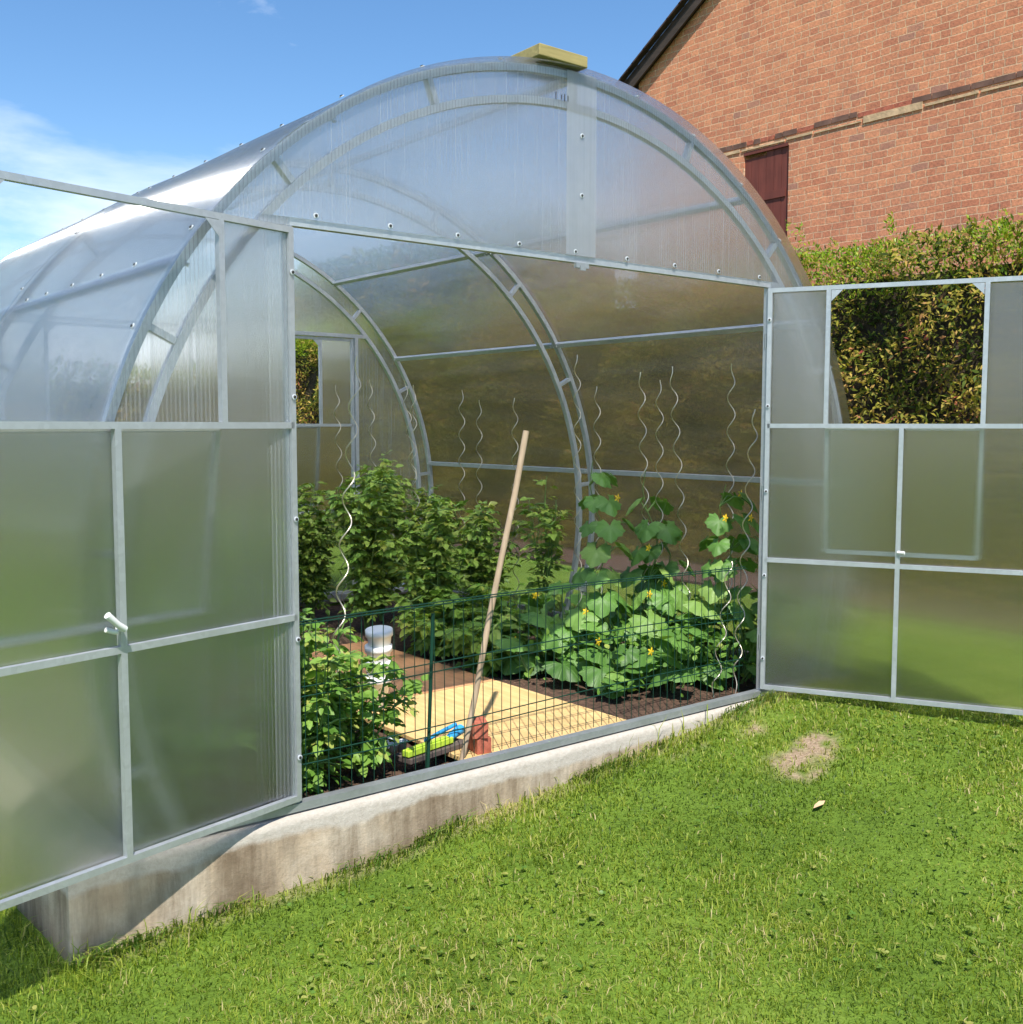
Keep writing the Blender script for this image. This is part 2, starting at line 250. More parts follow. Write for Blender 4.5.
# ------------------------------------------------------------------ mesh helpers
def link(name, me, parent=None, mats=()):
    for x in mats: me.materials.append(M[x] if isinstance(x, str) else x)
    ob = bpy.data.objects.new(name, me); COL.objects.link(ob); ob.parent = parent; return ob
def tag(o, label=None, cat=None, group=None, kind=None):
    for k, v in (('label', label), ('category', cat), ('group', group), ('kind', kind)):
        if v: o[k] = v
    return o
def empty(name, loc=(0, 0, 0), rz=0, parent=None):
    o = bpy.data.objects.new(name, None); COL.objects.link(o); o.location = loc; o.rotation_euler = (0, 0, rz); o.parent = parent; o.empty_display_size = 0.1; return o
class MB:
    def __init__(s): s.v = []; s.f = []; s.m = []; s.sm = []
    def add(s, vs, fs, mi=0, smooth=False):
        b = len(s.v); s.v += [tuple(v) for v in vs]; s.f += [tuple(i+b for i in f) for f in fs]; s.m += [mi]*len(fs); s.sm += [smooth]*len(fs)
    def box(s, x0, x1, y0, y1, z0, z1, mi=0):
        s.add([(x0,y0,z0),(x1,y0,z0),(x1,y1,z0),(x0,y1,z0),(x0,y0,z1),(x1,y0,z1),(x1,y1,z1),(x0,y1,z1)],
              [(0,3,2,1),(4,5,6,7),(0,1,5,4),(1,2,6,5),(2,3,7,6),(3,0,4,7)], mi)
    def bar(s, a, b, w, h, up=(0, 0, 1), mi=0):
        a = Vector(a); b = Vector(b); d = (b-a).normalized(); u = Vector(up)
        if abs(d.dot(u)) > 0.99: u = Vector((0, 1, 0))
        r = d.cross(u).normalized(); u = r.cross(d)
        vs = [p + r*i*w/2 + u*j*h/2 for p in (a, b) for i, j in ((-1,-1),(1,-1),(1,1),(-1,1))]
        s.add(vs, [(0,1,2,3),(7,6,5,4),(0,4,5,1),(1,5,6,2),(2,6,7,3),(3,7,4,0)], mi)
    def tube(s, pts, rad, n=8, mi=0, caps=True):
        pts = [Vector(p) for p in pts]; k = len(pts); rs = rad if hasattr(rad, '__len__') else [rad]*k
        vs = []; pr = None
        for i, p in enumerate(pts):
            d = (pts[min(i+1, k-1)]-pts[max(i-1, 0)]).normalized()
            if pr is None: pr = d.orthogonal().normalized()
            pr = (pr - d*pr.dot(d)).normalized(); q = d.cross(pr)
            vs += [p + (pr*cos(2*pi*j/n)+q*sin(2*pi*j/n))*rs[i] for j in range(n)]
        fs = [(i*n+j, i*n+(j+1) % n, (i+1)*n+(j+1) % n, (i+1)*n+j) for i in range(k-1) for j in range(n)]
        s.add(vs, fs, mi, True)
        if caps: s.add(vs[:n], [tuple(reversed(range(n)))], mi); s.add(vs[-n:], [tuple(range(n))], mi)
    def lathe(s, prof, c=(0, 0, 0), n=24, mi=0):
        vs = [(c[0]+r*cos(2*pi*j/n), c[1]+r*sin(2*pi*j/n), c[2]+z) for r, z in prof for j in range(n)]
        s.add(vs, [(i*n+j, i*n+(j+1) % n, (i+1)*n+(j+1) % n, (i+1)*n+j) for i in range(len(prof)-1) for j in range(n)], mi, True)
    def sweep(s, pts, prof, nrm, mi=0, smooth=True):
        """profile (a along nrm, b along outward) swept over pts; nrm list of outward vectors, cross axis = +Y"""
        k = len(prof); vs = []
        for p, o in zip(pts, nrm):
            vs += [Vector(p)+Vector((0, 1, 0))*a+Vector(o)*b for a, b in prof]
        fs = [(i*k+j, i*k+(j+1) % k, (i+1)*k+(j+1) % k, (i+1)*k+j) for i in range(len(pts)-1) for j in range(k)]
        s.add(vs, fs, mi, False)
    def build(s, name, mats, parent=None, bevel=0, loc=None):
        me = bpy.data.meshes.new(name); me.from_pydata(s.v, [], s.f); me.polygons.foreach_set('material_index', s.m); me.polygons.foreach_set('use_smooth', s.sm); me.update()
        ob = link(name, me, parent, mats if isinstance(mats, (list, tuple)) else [mats])
        if loc: ob.location = loc
        if bevel:
            b = ob.modifiers.new('bevel', 'BEVEL'); b.width = bevel; b.segments = 2; b.limit_method = 'ANGLE'
        return ob

def arrmesh(name, V, faces_list, mats, parent=None, tint=None, uv=None, smooth=False, mi=None):
    """V (n,3); faces_list: list of (k,m) int arrays."""
    me = bpy.data.meshes.new(name); V = np.asarray(V, np.float32)
    me.vertices.add(len(V)); me.vertices.foreach_set('co', V.ravel())
    lv = np.concatenate([f.ravel() for f in faces_list]).astype(np.int32)
    tot = np.concatenate([np.full(len(f), f.shape[1]) for f in faces_list]).astype(np.int32)
    st = np.concatenate([[0], np.cumsum(tot)[:-1]]).astype(np.int32)
    me.loops.add(len(lv)); me.loops.foreach_set('vertex_index', lv)
    me.polygons.add(len(tot)); me.polygons.foreach_set('loop_start', st)
    try: me.polygons.foreach_set('loop_total', tot)
    except Exception: pass
    if smooth: me.polygons.foreach_set('use_smooth', np.ones(len(tot), bool))
    if mi is not None: me.polygons.foreach_set('material_index', np.asarray(mi, np.int32))
    me.update(calc_edges=True)
    if tint is not None:
        a = me.attributes.new('tint', 'FLOAT', 'POINT'); a.data.foreach_set('value', np.asarray(tint, np.float32))
    if uv is not None:
        u = me.uv_layers.new(name='uv'); u.data.foreach_set('uv', np.asarray(uv, np.float32)[lv].ravel())
    return link(name, me, parent, mats if isinstance(mats, (list, tuple)) else [mats])

def frames(D, Nn):
    """rows: x = side, y = direction D, z = normal"""
    D = D/np.linalg.norm(D, axis=1, keepdims=True); Z = Nn - D*(Nn*D).sum(1, keepdims=True)
    Z /= np.linalg.norm(Z, axis=1, keepdims=True)+1e-9; X = np.cross(D, Z); return np.stack([X, D, Z], 1)
def scatter(tv, tf, P, D, Nn, size, tints):
    """copies of a leaf template -> V, faces, tint"""
    F = frames(D, Nn); n = len(P); k = len(tv)
    V = np.einsum('kc,ncd->nkd', tv, F)*size[:, None, None] + P[:, None, :]
    off = (np.arange(n)*k)[:, None, None]
    fs = [(np.array(f)[None]+off).reshape(-1, len(f[0])) for f in tf]
    return V.reshape(-1, 3), fs, np.repeat(tints, k)
# ovate leaflet, folded along the midrib (y 0..1)
def ovate(w, fold=0.12, droop=0.18):
    ys = [0, 0.25, 0.55, 0.82, 1.0]; ws = [0.0, 1.0, 0.9, 0.5, 0.0]; v = []
    for y, q in zip(ys, ws):
        z = -droop*y*y; 
        if q == 0: v.append((0, y, z))
        else: v += [(-w*q, y, z+fold*q*0.5), (0, y, z-0.0), (w*q, y, z+fold*q*0.5)]
    v = np.array(v); quads = [(1,2,5,4),(2,3,6,5),(4,5,8,7),(5,6,9,8)]; tris = [(0,2,1),(0,3,2),(7,8,10),(8,9,10)]
    return v, [quads, tris]
LEAF_W = ovate(0.30); LEAF_N = ovate(0.19)
DIAM = (np.array([(0,0,0),(-.17,.45,.04),(.17,.45,.04),(0,1,-.1)]), [[(0,2,3,1)]])
def cukeleaf():
    n = 25; v = [(0, 0.0, 0.0)]; uv = [(0, 0)]
    for ring, rr in ((1, 0.5), (2, 1.0)):
        for i in range(n):
            a = -2.72 + 5.44*i/(n-1)
            r = 0.46*(1+0.22*abs(cos(2.5*a))*1.0) * (1.0+0.06*(-1)**i*(ring == 2))
            if abs(a) > 2.3: r *= 0.86
            if abs(a) < 0.3: r *= 1.15
            r *= rr; z = 0.05*rr*cos(5*a)*0.5 - 0.16*rr*rr + (0.06*rr if ring == 1 else 0)
            v.append((r*sin(a), r*cos(a), z)); uv.append((sin(a)*rr, cos(a)*rr))
    tr = [(0, 1+i+1, 1+i) for i in range(n-1)]; q = [(1+i, 2+i, 2+n+i, 1+n+i) for i in range(n-1)]
    return np.array(v), [q, tr], np.array(uv)
CUKE = cukeleaf()
def unit(n, up=0.0):
    d = rng.normal(size=(n, 3)); d[:, 2] += up; return d/np.linalg.norm(d, axis=1, keepdims=True)

# ------------------------------------------------------------------ ground
GX = [-40, -6, -2.1, -1.33, -.86, -.66, -.27, .44, 1.14, 1.5, 3, 8, 60]; GZ = [-.6, -.44, -.335, -.285, -.262, -.222, -.205, -.135, -.035, -.02, -.05, -.06, -.1]
def g_h(x, y):
    x = np.asarray(x, float); y = np.asarray(y, float)
    z = np.interp(x, GX, GZ)
    z = z + np.clip(-y-0.1, 0, 6)*-0.03 - np.where(x < -2.0, np.clip(y+0.1, 0, 1.5)*0.06, 0)
    z = z + 0.012*np.sin(2.1*x+1.3*y)*np.sin(1.7*y-0.6*x) + 0.006*np.sin(6*x+2)*np.sin(5.1*y)
    inside = (np.abs(x) < 2.0) & (y > 0.0) & (y < 4.0)
    return np.where(inside, np.minimum(z, -0.30), z)
def bare_f(x, y):
    def sp(cx, cy, rx, ry): return np.exp(-(((x-cx)/rx)**2+((y-cy)/ry)**2))
    w = 1+0.30*np.sin(19*x+3)*np.sin(17*y+1)+.35*np.sin(41*x+13*y)*np.sin(37*y-11*x)+.5*np.sin(83*x-31*y)*np.sin(71*y+29*x)
    b = sp(.82, -.60, .22, .10)*1.0 + sp(.98, -.53, .12, .08)*.6 + sp(.70, -.74, .12, .05)*.6 + sp(.95, -.26, .13, .08)*.5 + sp(.55, -.20, .3, .05)*.35 + sp(-.55, -.16, .2, .05)*.35 + sp(1.75, -1.22, .12, .05)*.4
    b = b*w + np.where((np.abs(y+0.07) < 0.05) & (np.abs(x) < 2.05), 0.45, 0)
    return np.clip((b-0.25)*2.0, 0, 1)
gx = np.concatenate([np.linspace(-400, -12, 12), np.arange(-10, -5, .5), np.arange(-5, 3.01, .05), np.arange(3.5, 12, .5), np.linspace(14, 400, 12)])
gy = np.concatenate([np.linspace(-400, -10, 12), np.arange(-8, -4, .5), np.arange(-4, 0.51, .05), np.arange(.75, 4.1, .25), np.arange(4.25, 20, .5), np.linspace(22, 500, 12)])
XX, YY = np.meshgrid(gx, gy); nx, ny = len(gx), len(gy)
V = np.stack([XX, YY, g_h(XX, YY)], -1).reshape(-1, 3)
i, j = np.meshgrid(np.arange(nx-1), np.arange(ny-1)); a = (j*nx+i).ravel()
lawn = arrmesh('lawn_ground', V, [np.stack([a, a+1, a+nx+1, a+nx], 1)], 'lawn', smooth=True); tag(lawn, kind='structure')
at = lawn.data.attributes.new('bare', 'FLOAT', 'POINT'); at.data.foreach_set('value', bare_f(XX, YY).astype(np.float32).ravel())

# soil strip at the foot of the hedge
sb = MB(); sb.box(4.05, 5.3, -6, 18, -.4, -.03); o = sb.build('hedge_soil_strip', 'soil'); tag(o, kind='structure')

# grass blades
def in_view(x, y, pad=0.12):
    d = np.stack([x-CAM.x, y-CAM.y, g_h(x, y)-CAM.z], 1); z = d@np.array(_f)
    px = (d@np.array(_r2))/z*FPX/512; py = (d@np.array(_u2))/z*FPX/512
    return (z > 0.3) & (np.abs(px) < 1+pad*3) & (py > -1-pad*2)
def grass_points(n, x0, x1, y0, y1):
    x = rng.uniform(x0, x1, n); y = rng.uniform(y0, y1, n)
    k = in_view(x, y) & ~((np.abs(x) < 2.11) & (y > -0.047) & (y < 4.12))
    x, y = x[k], y[k]
    d = np.hypot(x-CAM.x, y-CAM.y)
    dens = np.clip((3.2/np.maximum(d, .1))**1.1, .25, 1.0)
    cl = 0.55+0.45*np.sin(9*x+2*np.sin(7*y))*np.sin(8*y+2*np.sin(6*x))
    keep = rng.random(len(x)) < dens*(0.55+0.45*cl)*(1-0.93*bare_f(x, y))
    return x[keep], y[keep]
x1, y1 = grass_points(1150000, -4.6, 3.8, -3.6, 3.0)
n = len(x1); d = np.hypot(x1-CAM.x, y1-CAM.y)
pf = np.sin(11*x1+5*y1)*np.sin(9*y1-4*x1+1)+np.sin(17*x1-9*y1+2)*np.sin(21*y1+6*x1); patch = 0.5+0.16*pf+0.25*np.sin(1.9*x1+0.7)*np.sin(2.3*y1+1)+0.25*np.sin(4.3*x1-2*y1)*np.sin(3.7*y1+x1)
h = rng.gamma(4, 1/4, n)*0.019*(0.55+0.9*np.clip(patch, 0, 1.2)); edge = (np.abs(x1) < 2.2) & (y1 > -.2); h = np.where(edge & (rng.random(n) < .4), h*2.2, h)
w = 0.0024*(1+0.30*np.clip(d-2.5, 0, 5))
az = rng.uniform(0, 2*pi, n); lean = np.abs(rng.normal(0.75, 0.45, n)); la = az+rng.normal(0, .6, n)
side = np.stack([-np.sin(az), np.cos(az), np.zeros(n)], 1)*w[:, None]/2*1.3; ld = np.stack([np.cos(la), np.sin(la), np.zeros(n)], 1)
B = np.stack([x1, y1, g_h(x1, y1)-0.004], 1); up = np.array([0, 0, 1.0])
c1 = B+up*(h*0.55)[:, None]+ld*(h*0.22*lean)[:, None]; c2 = B+up*(h*np.clip(1-0.35*lean, .2, 1))[:, None]+ld*(h*0.85*lean)[:, None]
V = np.stack([B-side, B+side, c1-side*.8, c1+side*.8, c2], 1).reshape(-1, 3); a = np.arange(n)*5
tint = np.clip(0.50+0.14*np.sin(1.9*x1+2+1.3*y1)*np.sin(2.3*y1-.8*x1)+0.07*np.sin(5.7*x1-3*y1)*np.sin(6.9*y1+2*x1)+rng.normal(0, .22, n)+0.50*(patch-.5)-.03+0.5*bare_f(x1, y1)+np.where(rng.random(n) < .03+.06*(pf < -.8), .4, 0), 0, 1)
o = arrmesh('lawn_grass', V, [np.stack([a, a+1, a+3, a+2], 1), np.stack([a+2, a+3, a+4], 1)], 'grass', tint=np.repeat(tint, 5)); tag(o, 'short sunlit green lawn grass with dry flecks in front of the greenhouse', 'grass', kind='stuff')
# clover and broad weeds mixed in
n = 3500; xs = rng.uniform(-4.4, 3.5, n); ys = rng.uniform(-3.5, -.15, n)
cl = np.sin(2.3*xs+1)*np.sin(2.9*ys+.5)+.35*np.sin(7*xs)*np.sin(6*ys); k = (rng.random(n) < np.clip(cl*1.2+.12, .04, 1)) & in_view(xs, ys) & (bare_f(xs, ys) < .3); xs, ys = xs[k], ys[k]; n = len(xs)
P = np.stack([xs, ys, g_h(xs, ys)+rng.uniform(.010, .028, n)], 1)
P3 = np.repeat(P, 3, 0); a3 = (np.repeat(rng.uniform(0, 6.28, n), 3)+np.tile([0, 2.09, 4.19], n)); D = np.stack([np.cos(a3), np.sin(a3), rng.normal(.15, .25, 3*n)], 1)
V, fs, tt = scatter(ovate(.42, .1, .1)[0], ovate(.42)[1], P3, D, unit(3*n, 4), rng.uniform(.009, .017, 3*n), np.repeat(np.clip(rng.normal(.75, .2, n), 0, 1), 3))
o = arrmesh('lawn_clover', V, fs, 'weed', tint=tt); tag(o, 'small clover leaves spread in loose patches through the lawn', 'clover', kind='stuff')
# long tufts at the foot of the foundation
n = 2600; xs = rng.uniform(-2.1, 1.3, n); k = np.sin(6.1*xs+.5)+.6*np.sin(15*xs) > rng.uniform(-.6, 1.4, n); xs = xs[k]; n = len(xs); ys = -.058-np.abs(rng.normal(0, .035, n))
h = rng.uniform(.04, .10, n); az = rng.uniform(0, 6.28, n); ld = np.stack([np.cos(az), -np.abs(np.sin(az))*.8, np.zeros(n)], 1); side = np.stack([np.sin(az), np.cos(az), 0*az], 1)*.0022
B = np.stack([xs, ys, g_h(xs, ys)-.003], 1); c1 = B+up*(h*.55)[:, None]+ld*(h*.2)[:, None]; c2 = B+up*(h*.72)[:, None]+ld*(h*.75)[:, None]
V = np.stack([B-side, B+side, c1-side, c1+side, c2], 1).reshape(-1, 3); a = np.arange(n)*5
o = arrmesh('foundation_weeds', V, [np.stack([a, a+1, a+3, a+2], 1), np.stack([a+2, a+3, a+4], 1)], 'weed', tint=np.repeat(rng.uniform(.2, 1, n), 5)); tag(o, 'longer unmown grass tufts along the foot of the concrete foundation', 'grass', kind='stuff')

lf = MB(); lf.add([(0, 0, 0), (.03, -.012, .008), (.06, -.004, .004), (.085, .006, .010), (.055, .012, .014), (.025, .012, .006)], [(0, 1, 2, 5), (2, 3, 4, 5)])
o = lf.build('dry_leaf', 'mortar', loc=(.42, -.95, float(g_h(.42, -.95))+.022)); tag(o, 'single curled pale dry leaf lying on the lawn', 'leaf')
# ------------------------------------------------------------------ foundation
fb = MB(); X0, X1 = -2.09, 2.09; nseg = 90; pts = []
for k in range(nseg+1):
    x = X0+(X1-X0)*k/nseg; w1 = .003*sin(9*x)+.002*sin(23*x+1)+random.uniform(-.002, .002)
    pts.append([(x, -.040+.004*sin(7*x), -.7), (x, -.043+w1*.5, -.30), (x, -.045+w1*.6, -.065+w1*.5), (x, -.041+w1*.6, -.046+w1*.4), (x, -.030+w1*.5, -.037), (x, .09, -.030), (x, .09, -.7)])
vs = [v for p in pts for v in p]; fs = [(k*7+j, (k+1)*7+j, (k+1)*7+j+1, k*7+j+1) for k in range(nseg) for j in range(6)]
fb.add(vs, fs, 0, True); fb.add(pts[0], [(0, 1, 2, 3, 4, 5, 6)]); fb.add(pts[-1], [(6, 5, 4, 3, 2, 1, 0)])
fb.box(-2.09, -1.92, .09, 4.12, -.7, -.032); fb.box(1.92, 2.09, .09, 4.12, -.7, -.032); fb.box(-1.92, 1.92, 3.98, 4.12, -.7, -.032)
fnd = fb.build('concrete_foundation', 'concrete'); tag(fnd, 'stained pale concrete foundation strip the greenhouse stands on', 'foundation')
gi = MB()
nxs, nys = 60, 60
for q in range(1):
    xs_ = np.linspace(-1.92, 1.92, nxs); ys_ = np.linspace(.09, 3.98, nys); XX, YY = np.meshgrid(xs_, ys_)
    ZZ = -.075+.018*np.sin(5*XX+2)*np.sin(4*YY)+rng.normal(0, .006, XX.shape)
    i, j = np.meshgrid(np.arange(nxs-1), np.arange(nys-1)); a = (j*nxs+i).ravel()
soil = arrmesh('bed_soil_ground', np.stack([XX, YY, ZZ], -1).reshape(-1, 3), [np.stack([a, a+1, a+nxs+1, a+nxs], 1)], 'soil', smooth=True); tag(soil, kind='structure')
# ------------------------------------------------------------------ greenhouse
gh = empty('greenhouse'); tag(gh, 'arched greenhouse of clear polycarbonate sheets on a galvanised steel frame, double doors open', 'greenhouse')
RO, RI, ZC = 2.005, 1.885, 0.75
A0 = -math.asin((ZC+.02)/RO)
def arc(r, n=60, a0=None):
    a0 = A0 if a0 is None else a0
    th = [a0+(pi-2*a0)*k/n for k in range(n+1)]; return [(r*cos(t), 0, ZC+r*sin(t)) for t in th], [(cos(t), 0, sin(t)) for t in th], th
def truss(y, tw=.032):
    b = MB(); pr = [(-tw/2, -.014), (tw/2, -.014), (tw/2, .014), (-tw/2, .014)]
    for r in (RO, RI):
        a0 = -math.asin((ZC+.02)/r); p, n_, th = arc(r, 72, a0); b.sweep([(x, y, z) for x, _, z in p], pr, n_)
    for k in range(11):
        t_ = A0+.12+(pi-2*A0-.24)*k/10; c = Vector((cos(t_), 0, sin(t_))); o_ = Vector((0, y, ZC))
        b.bar(o_+c*(RI+.015), o_+c*(RO-.015), .022, .032, (0, 1, 0))
    return b
for y in (0, 2.0, 3.95): truss(y).build('arch_truss', 'steel', gh)
PA = [math.atan2(z-ZC, x) for x, z in ((1.972, 1.019), (1.681, 1.873), (1.125, 2.43))]; PA = PA+[pi/2]+[pi-a for a in PA]
for a in PA:
    c = Vector((cos(a), 0, sin(a)))*(RO-.006); b = MB(); b.bar((c.x, .014, ZC+c.z), (c.x, 1.986, ZC+c.z), .028, .028, c); b.bar((c.x, 2.014, ZC+c.z), (c.x, 3.936, ZC+c.z), .028, .028, c)
    for y in (0.02, 1.97, 2.03, 3.93):
        p0 = Vector((c.x, y, ZC+c.z))-c.normalized()*.017; b.tube([p0, p0-c.normalized()*.010], .007, 6)
    b.build('purlin', 'steel', gh)
# sill rail round the base
b = MB(); b.box(-1.92, 1.92, -.018, .022, -.028, .001); b.box(-1.955, -1.915, .024, 3.97, -.028, .012); b.box(1.915, 1.955, .024, 3.97, -.028, .012); b.box(-1.91, 1.91, 3.93, 3.97, -.028, .012)
b.build('base_rail', 'steel_dark', gh)
# roof sheets
RS = 2.030
def roof_sheet(y0, y1, r):
    a0 = -math.asin((ZC+.01)/r); n = 120; V = []
    ys = [y0, y0+.004]+list(np.linspace(y0+.1, y1-.1, 14))+[y1-.004, y1]
    for y in ys:
        for k in range(n+1):
            t_ = a0+(pi-2*a0)*k/n; w = r+.0035*sin(3.2*y+2*t_)*sin(4*t_+y)*(1 if y0+.05 < y < y1-.05 else .3)
            V.append((w*cos(t_), y, ZC+w*sin(t_)))
    i, j = np.meshgrid(np.arange(n), np.arange(len(ys)-1)); a = (j*(n+1)+i).ravel()
    return arrmesh('roof_sheet', np.array(V), [np.stack([a, a+1, a+n+2, a+n+1], 1)], 'pc_roof', gh, smooth=True)
roof_sheet(-.06, 2.04, RS); roof_sheet(1.97, 4.02, RS+.006)
# screws with washers: one mesh, a copy per screw
b = MB(); b.tube([(0, 0, .001), (0, 0, .0035)], .010, 10, 1); b.tube([(0, 0, .0035), (0, 0, .007)], .0055, 6, 0)
SCREW = None; nscrew = 0
def screw(p, nrm, parent):
    global SCREW, nscrew
    if SCREW is None: SCREW = b0.build('screw', ['rubber', 'washer'], parent); o = SCREW
    else: o = SCREW.copy(); COL.objects.link(o); o.parent = parent
    o.location = p; o.rotation_euler = Vector(nrm).to_track_quat('Z', 'Y').to_euler(); nscrew += 1
b0 = b
RQ = RS+.004
for k in range(17):
    a = .08+(pi-.16)*k/16; screw((RQ*cos(a), 0.0, ZC+RQ*sin(a)), (cos(a), 0, sin(a)), gh)
for k in range(8, 17):
    a = .08+(pi-.16)*k/16; screw((RQ*cos(a), 2.0, ZC+RQ*sin(a)), (cos(a), 0, sin(a)), gh)
for a in PA[4:]:
    for y in (.35, .7, 1.05, 1.4, 1.7, 2.35, 2.7, 3.05): screw((RQ*cos(a), y, ZC+RQ*sin(a)), (cos(a), 0, sin(a)), gh)
# gable ends
DW = 1.285
def gable(y, out):
    yy = y+out*.019; r = RS-.006; n = 48
    # upper infill above the doors
    za = 2.035; a1 = math.asin((za-ZC)/r); th = [a1+(pi-2*a1)*k/n for k in range(n+1)]
    def poly(name, pts):
        c = MB(); c.add(pts, [tuple(range(len(pts)))]); return c.build(name, 'pc_gable', gh)
    def cut(p0, p1):  # half outline between x=p0 and p1 on the arc
        return [(r*cos(t_), yy, ZC+r*sin(t_)) for t_ in th if p0 < r*cos(t_) < p1]
    ps = [(-.045, 9), (-9, .105)]
    def z_at(x): return ZC+math.sqrt(r*r-x*x)
    right = [(-.045, yy, za)]+[(r*cos(a1), yy, za)]+cut(-.045, 9)[1:]+[(-.045, yy, z_at(-.045))]
    poly('gable_sheet', right)
    yy2 = yy+out*.004
    left = [(.105, yy2, z_at(.105))]+[(x, yy2, z) for x, _, z in cut(-9, .105)[:-1]]+[(-r*cos(a1), yy2, za), (.105, yy2, za)]
    poly('gable_sheet', left)
    yy3 = yy+out*.007; st_ = MB(); xs_ = np.linspace(-.052, .112, 5)
    st_.add([(x, yy3, za) for x in xs_]+[(x, yy3, z_at(x)-.004) for x in xs_], [(i, i+1, 6+i, 5+i) for i in range(4)]); st_.build('joint_strip', 'pc_strip', gh)
    # side sheets beside the doors
    for s in (-1, 1):
        a2 = math.asin((ZC)/r); side = [(s*(DW+.012), yy, 0.0)]+[(s*r*cos(t_), yy, ZC+r*sin(t_)) for t_ in np.linspace(-a2, a1, 24)]+[(s*(DW+.012), yy, za-.001)]
        poly('side_sheet', side if s > 0 else side[::-1])
    f = MB(); xr = RI*cos(math.asin((2.02-ZC)/RI))
    f.bar((-xr, y, 2.022), (xr, y, 2.022), .030, .028)
    for s in (-1, 1):
        f.bar((s*(DW+.016), y, .003), (s*(DW+.016), y, 2.008), .028, .028, (0, 1, 0))
    f.build('gable_frame', 'steel', gh)
    lt = MB(); lt.box(.0, .07, y+out*.032, y+out*.016, 1.985, 2.006); lt.box(.02, .05, y+out*.036, y+out*.030, 1.975, 1.995); lt.build('latch', 'steel_dark', gh)
    if out < 0:
        for x in np.linspace(-1.2, 1.2, 9): screw((x, yy-.004, 2.05), (0, -1, 0), gh)
        for z in (2.28, 2.52): screw((.03, yy-.008, z), (0, -1, 0), gh)
gable(0.0, -1); gable(3.95, 1)
# marker plate with pen strokes near the top of the front gable
for x, h_ in ((-.115, .030), (-.085, .018), (-.068, .030), (-.050, .022)):
    b = MB(); b.box(x, x+.004, -.0285, -.0275, 2.655-h_/2, 2.655+h_/2); b.build('pen_mark', 'rubber', gh)

def door(hx, y, ang, ext, flap_tilt=7, handle=True, Wd=1.272, xm=.636, xa_=.290, xb_=.985):
    """hinge at (hx, y); local X along the leaf, ext = local Y side of the outer skin"""
    D = empty('door', (hx, y, 0), R(ang), gh); H = 2.0; t = .021
    f = MB(); z0, z1, z2, z3 = .022, .667, 1.333, 1.992
    for z in (z0, z1, z2, z3): f.bar((t/2 if z not in (z0, z3) else -t/2+.013, 0, z), (Wd-t/2 if z not in (z0, z3) else Wd, 0, z), t, t)
    f.bar((.013, 0, z0+t/2), (.013, 0, z3-t/2), t, t, (0, 1, 0)); f.bar((Wd-.013, 0, z0+t/2), (Wd-.013, 0, z3-t/2), t, t, (0, 1, 0))
    f.bar((xm, 0, z0+t/2), (xm, 0, z1-t/2), t, t, (0, 1, 0)); f.bar((xm, 0, z1+t/2), (xm, 0, z2-t/2), t, t, (0, 1, 0))
    f.bar((xa_, 0, z2+t/2), (xa_, 0, z3-t/2), t, t, (0, 1, 0)); f.bar((xb_, 0, z2+t/2), (xb_, 0, z3-t/2), t, t, (0, 1, 0))
    f.build('door_frame', 'steel', D)
    s = MB(); e = ext*.0165
    # skin: leaves the window opening free
    for (xa, xb, za, zb) in ((.002, Wd-.002, .010, z2-.002), (.002, xa_-.002, z2, 1.998), (xb_+.003, Wd-.002, z2, 1.998)):
        nxx = 8; vs = [(xa+(xb-xa)*i/nxx, e, z) for z in (za, zb) for i in range(nxx+1)]
        s.add(vs, [(i, i+1, nxx+2+i, nxx+1+i) for i in range(nxx)])
    s.build('door_sheet', 'pc_door', D)
    for cx, sx in ((xa_+.013, 1), (xb_-.013, -1)):
        g = MB()
        for side in (-ext*.0145,):
            g.add([(cx, side, z3-.013), (cx+sx*.052, side, z3-.013), (cx, side, z3-.065), (cx, side+ext*.002, z3-.013), (cx+sx*.052, side+ext*.002, z3-.013), (cx, side+ext*.002, z3-.065)],
                  [(0, 1, 2), (5, 4, 3), (0, 3, 4, 1), (1, 4, 5, 2), (2, 5, 3, 0)])
        g.build('corner_bracket', 'steel', D)
    if handle:
        for z in np.arange(.17, 1.95, .42): screw((.013, -ext*.0125, z), (0, -ext, 0), D)
    # window flap folded down on the outside
    F = MB(); fw, fh = xb_-xa_-.005, .610; tt = .019; tl = R(flap_tilt); zt = 1.322; eo = ext*.033
    xf = xa_+.002
    def fp(x, s_): return (x, eo+ext*s_*sin(tl), zt-s_*cos(tl))
    for a_, b_ in (((xf, 0), (xf+fw, 0)), ((xf, fh), (xf+fw, fh)), ((xf, 0), (xf, fh)), ((xf+fw, 0), (xf+fw, fh))): F.bar(fp(*a_), fp(*b_), tt, tt, (0, 1, 0))
    F.add([fp(xf, 0), fp(xf+fw, 0), fp(xf+fw, fh), fp(xf, fh)], [(0, 1, 2, 3)], 1)
    F.build('window_flap', ['steel', 'pc_door'], D)
    if handle:
        h = MB(); sd = -ext; xh = xm+.02
        if ext < 0:
            h.tube([(xh, sd*.014, .735), (xh, sd*.040, .738)], .011, 10); h.tube([(xh-.005, sd*.040, .735), (xh+.02, sd*.044, .752), (xh+.055, sd*.046, .785)], [.010, .010, .011], 10)
            h.tube([(xh+.01, sd*.022, .725), (xh+.045, sd*.020, .738)], .008, 8)
        else: h.tube([(xh-.02, sd*.014, .735), (xh+.012, sd*.024, .735)], .008, 8)
        h.build('handle', 'white_plastic', D)
    for z in (.25, 1.0, 1.75): b_ = MB(); b_.tube([(-.006, ext*.010, z-.035), (-.006, ext*.010, z+.035)], .009, 10); b_.build('hinge', 'steel_dark', D)
    return D
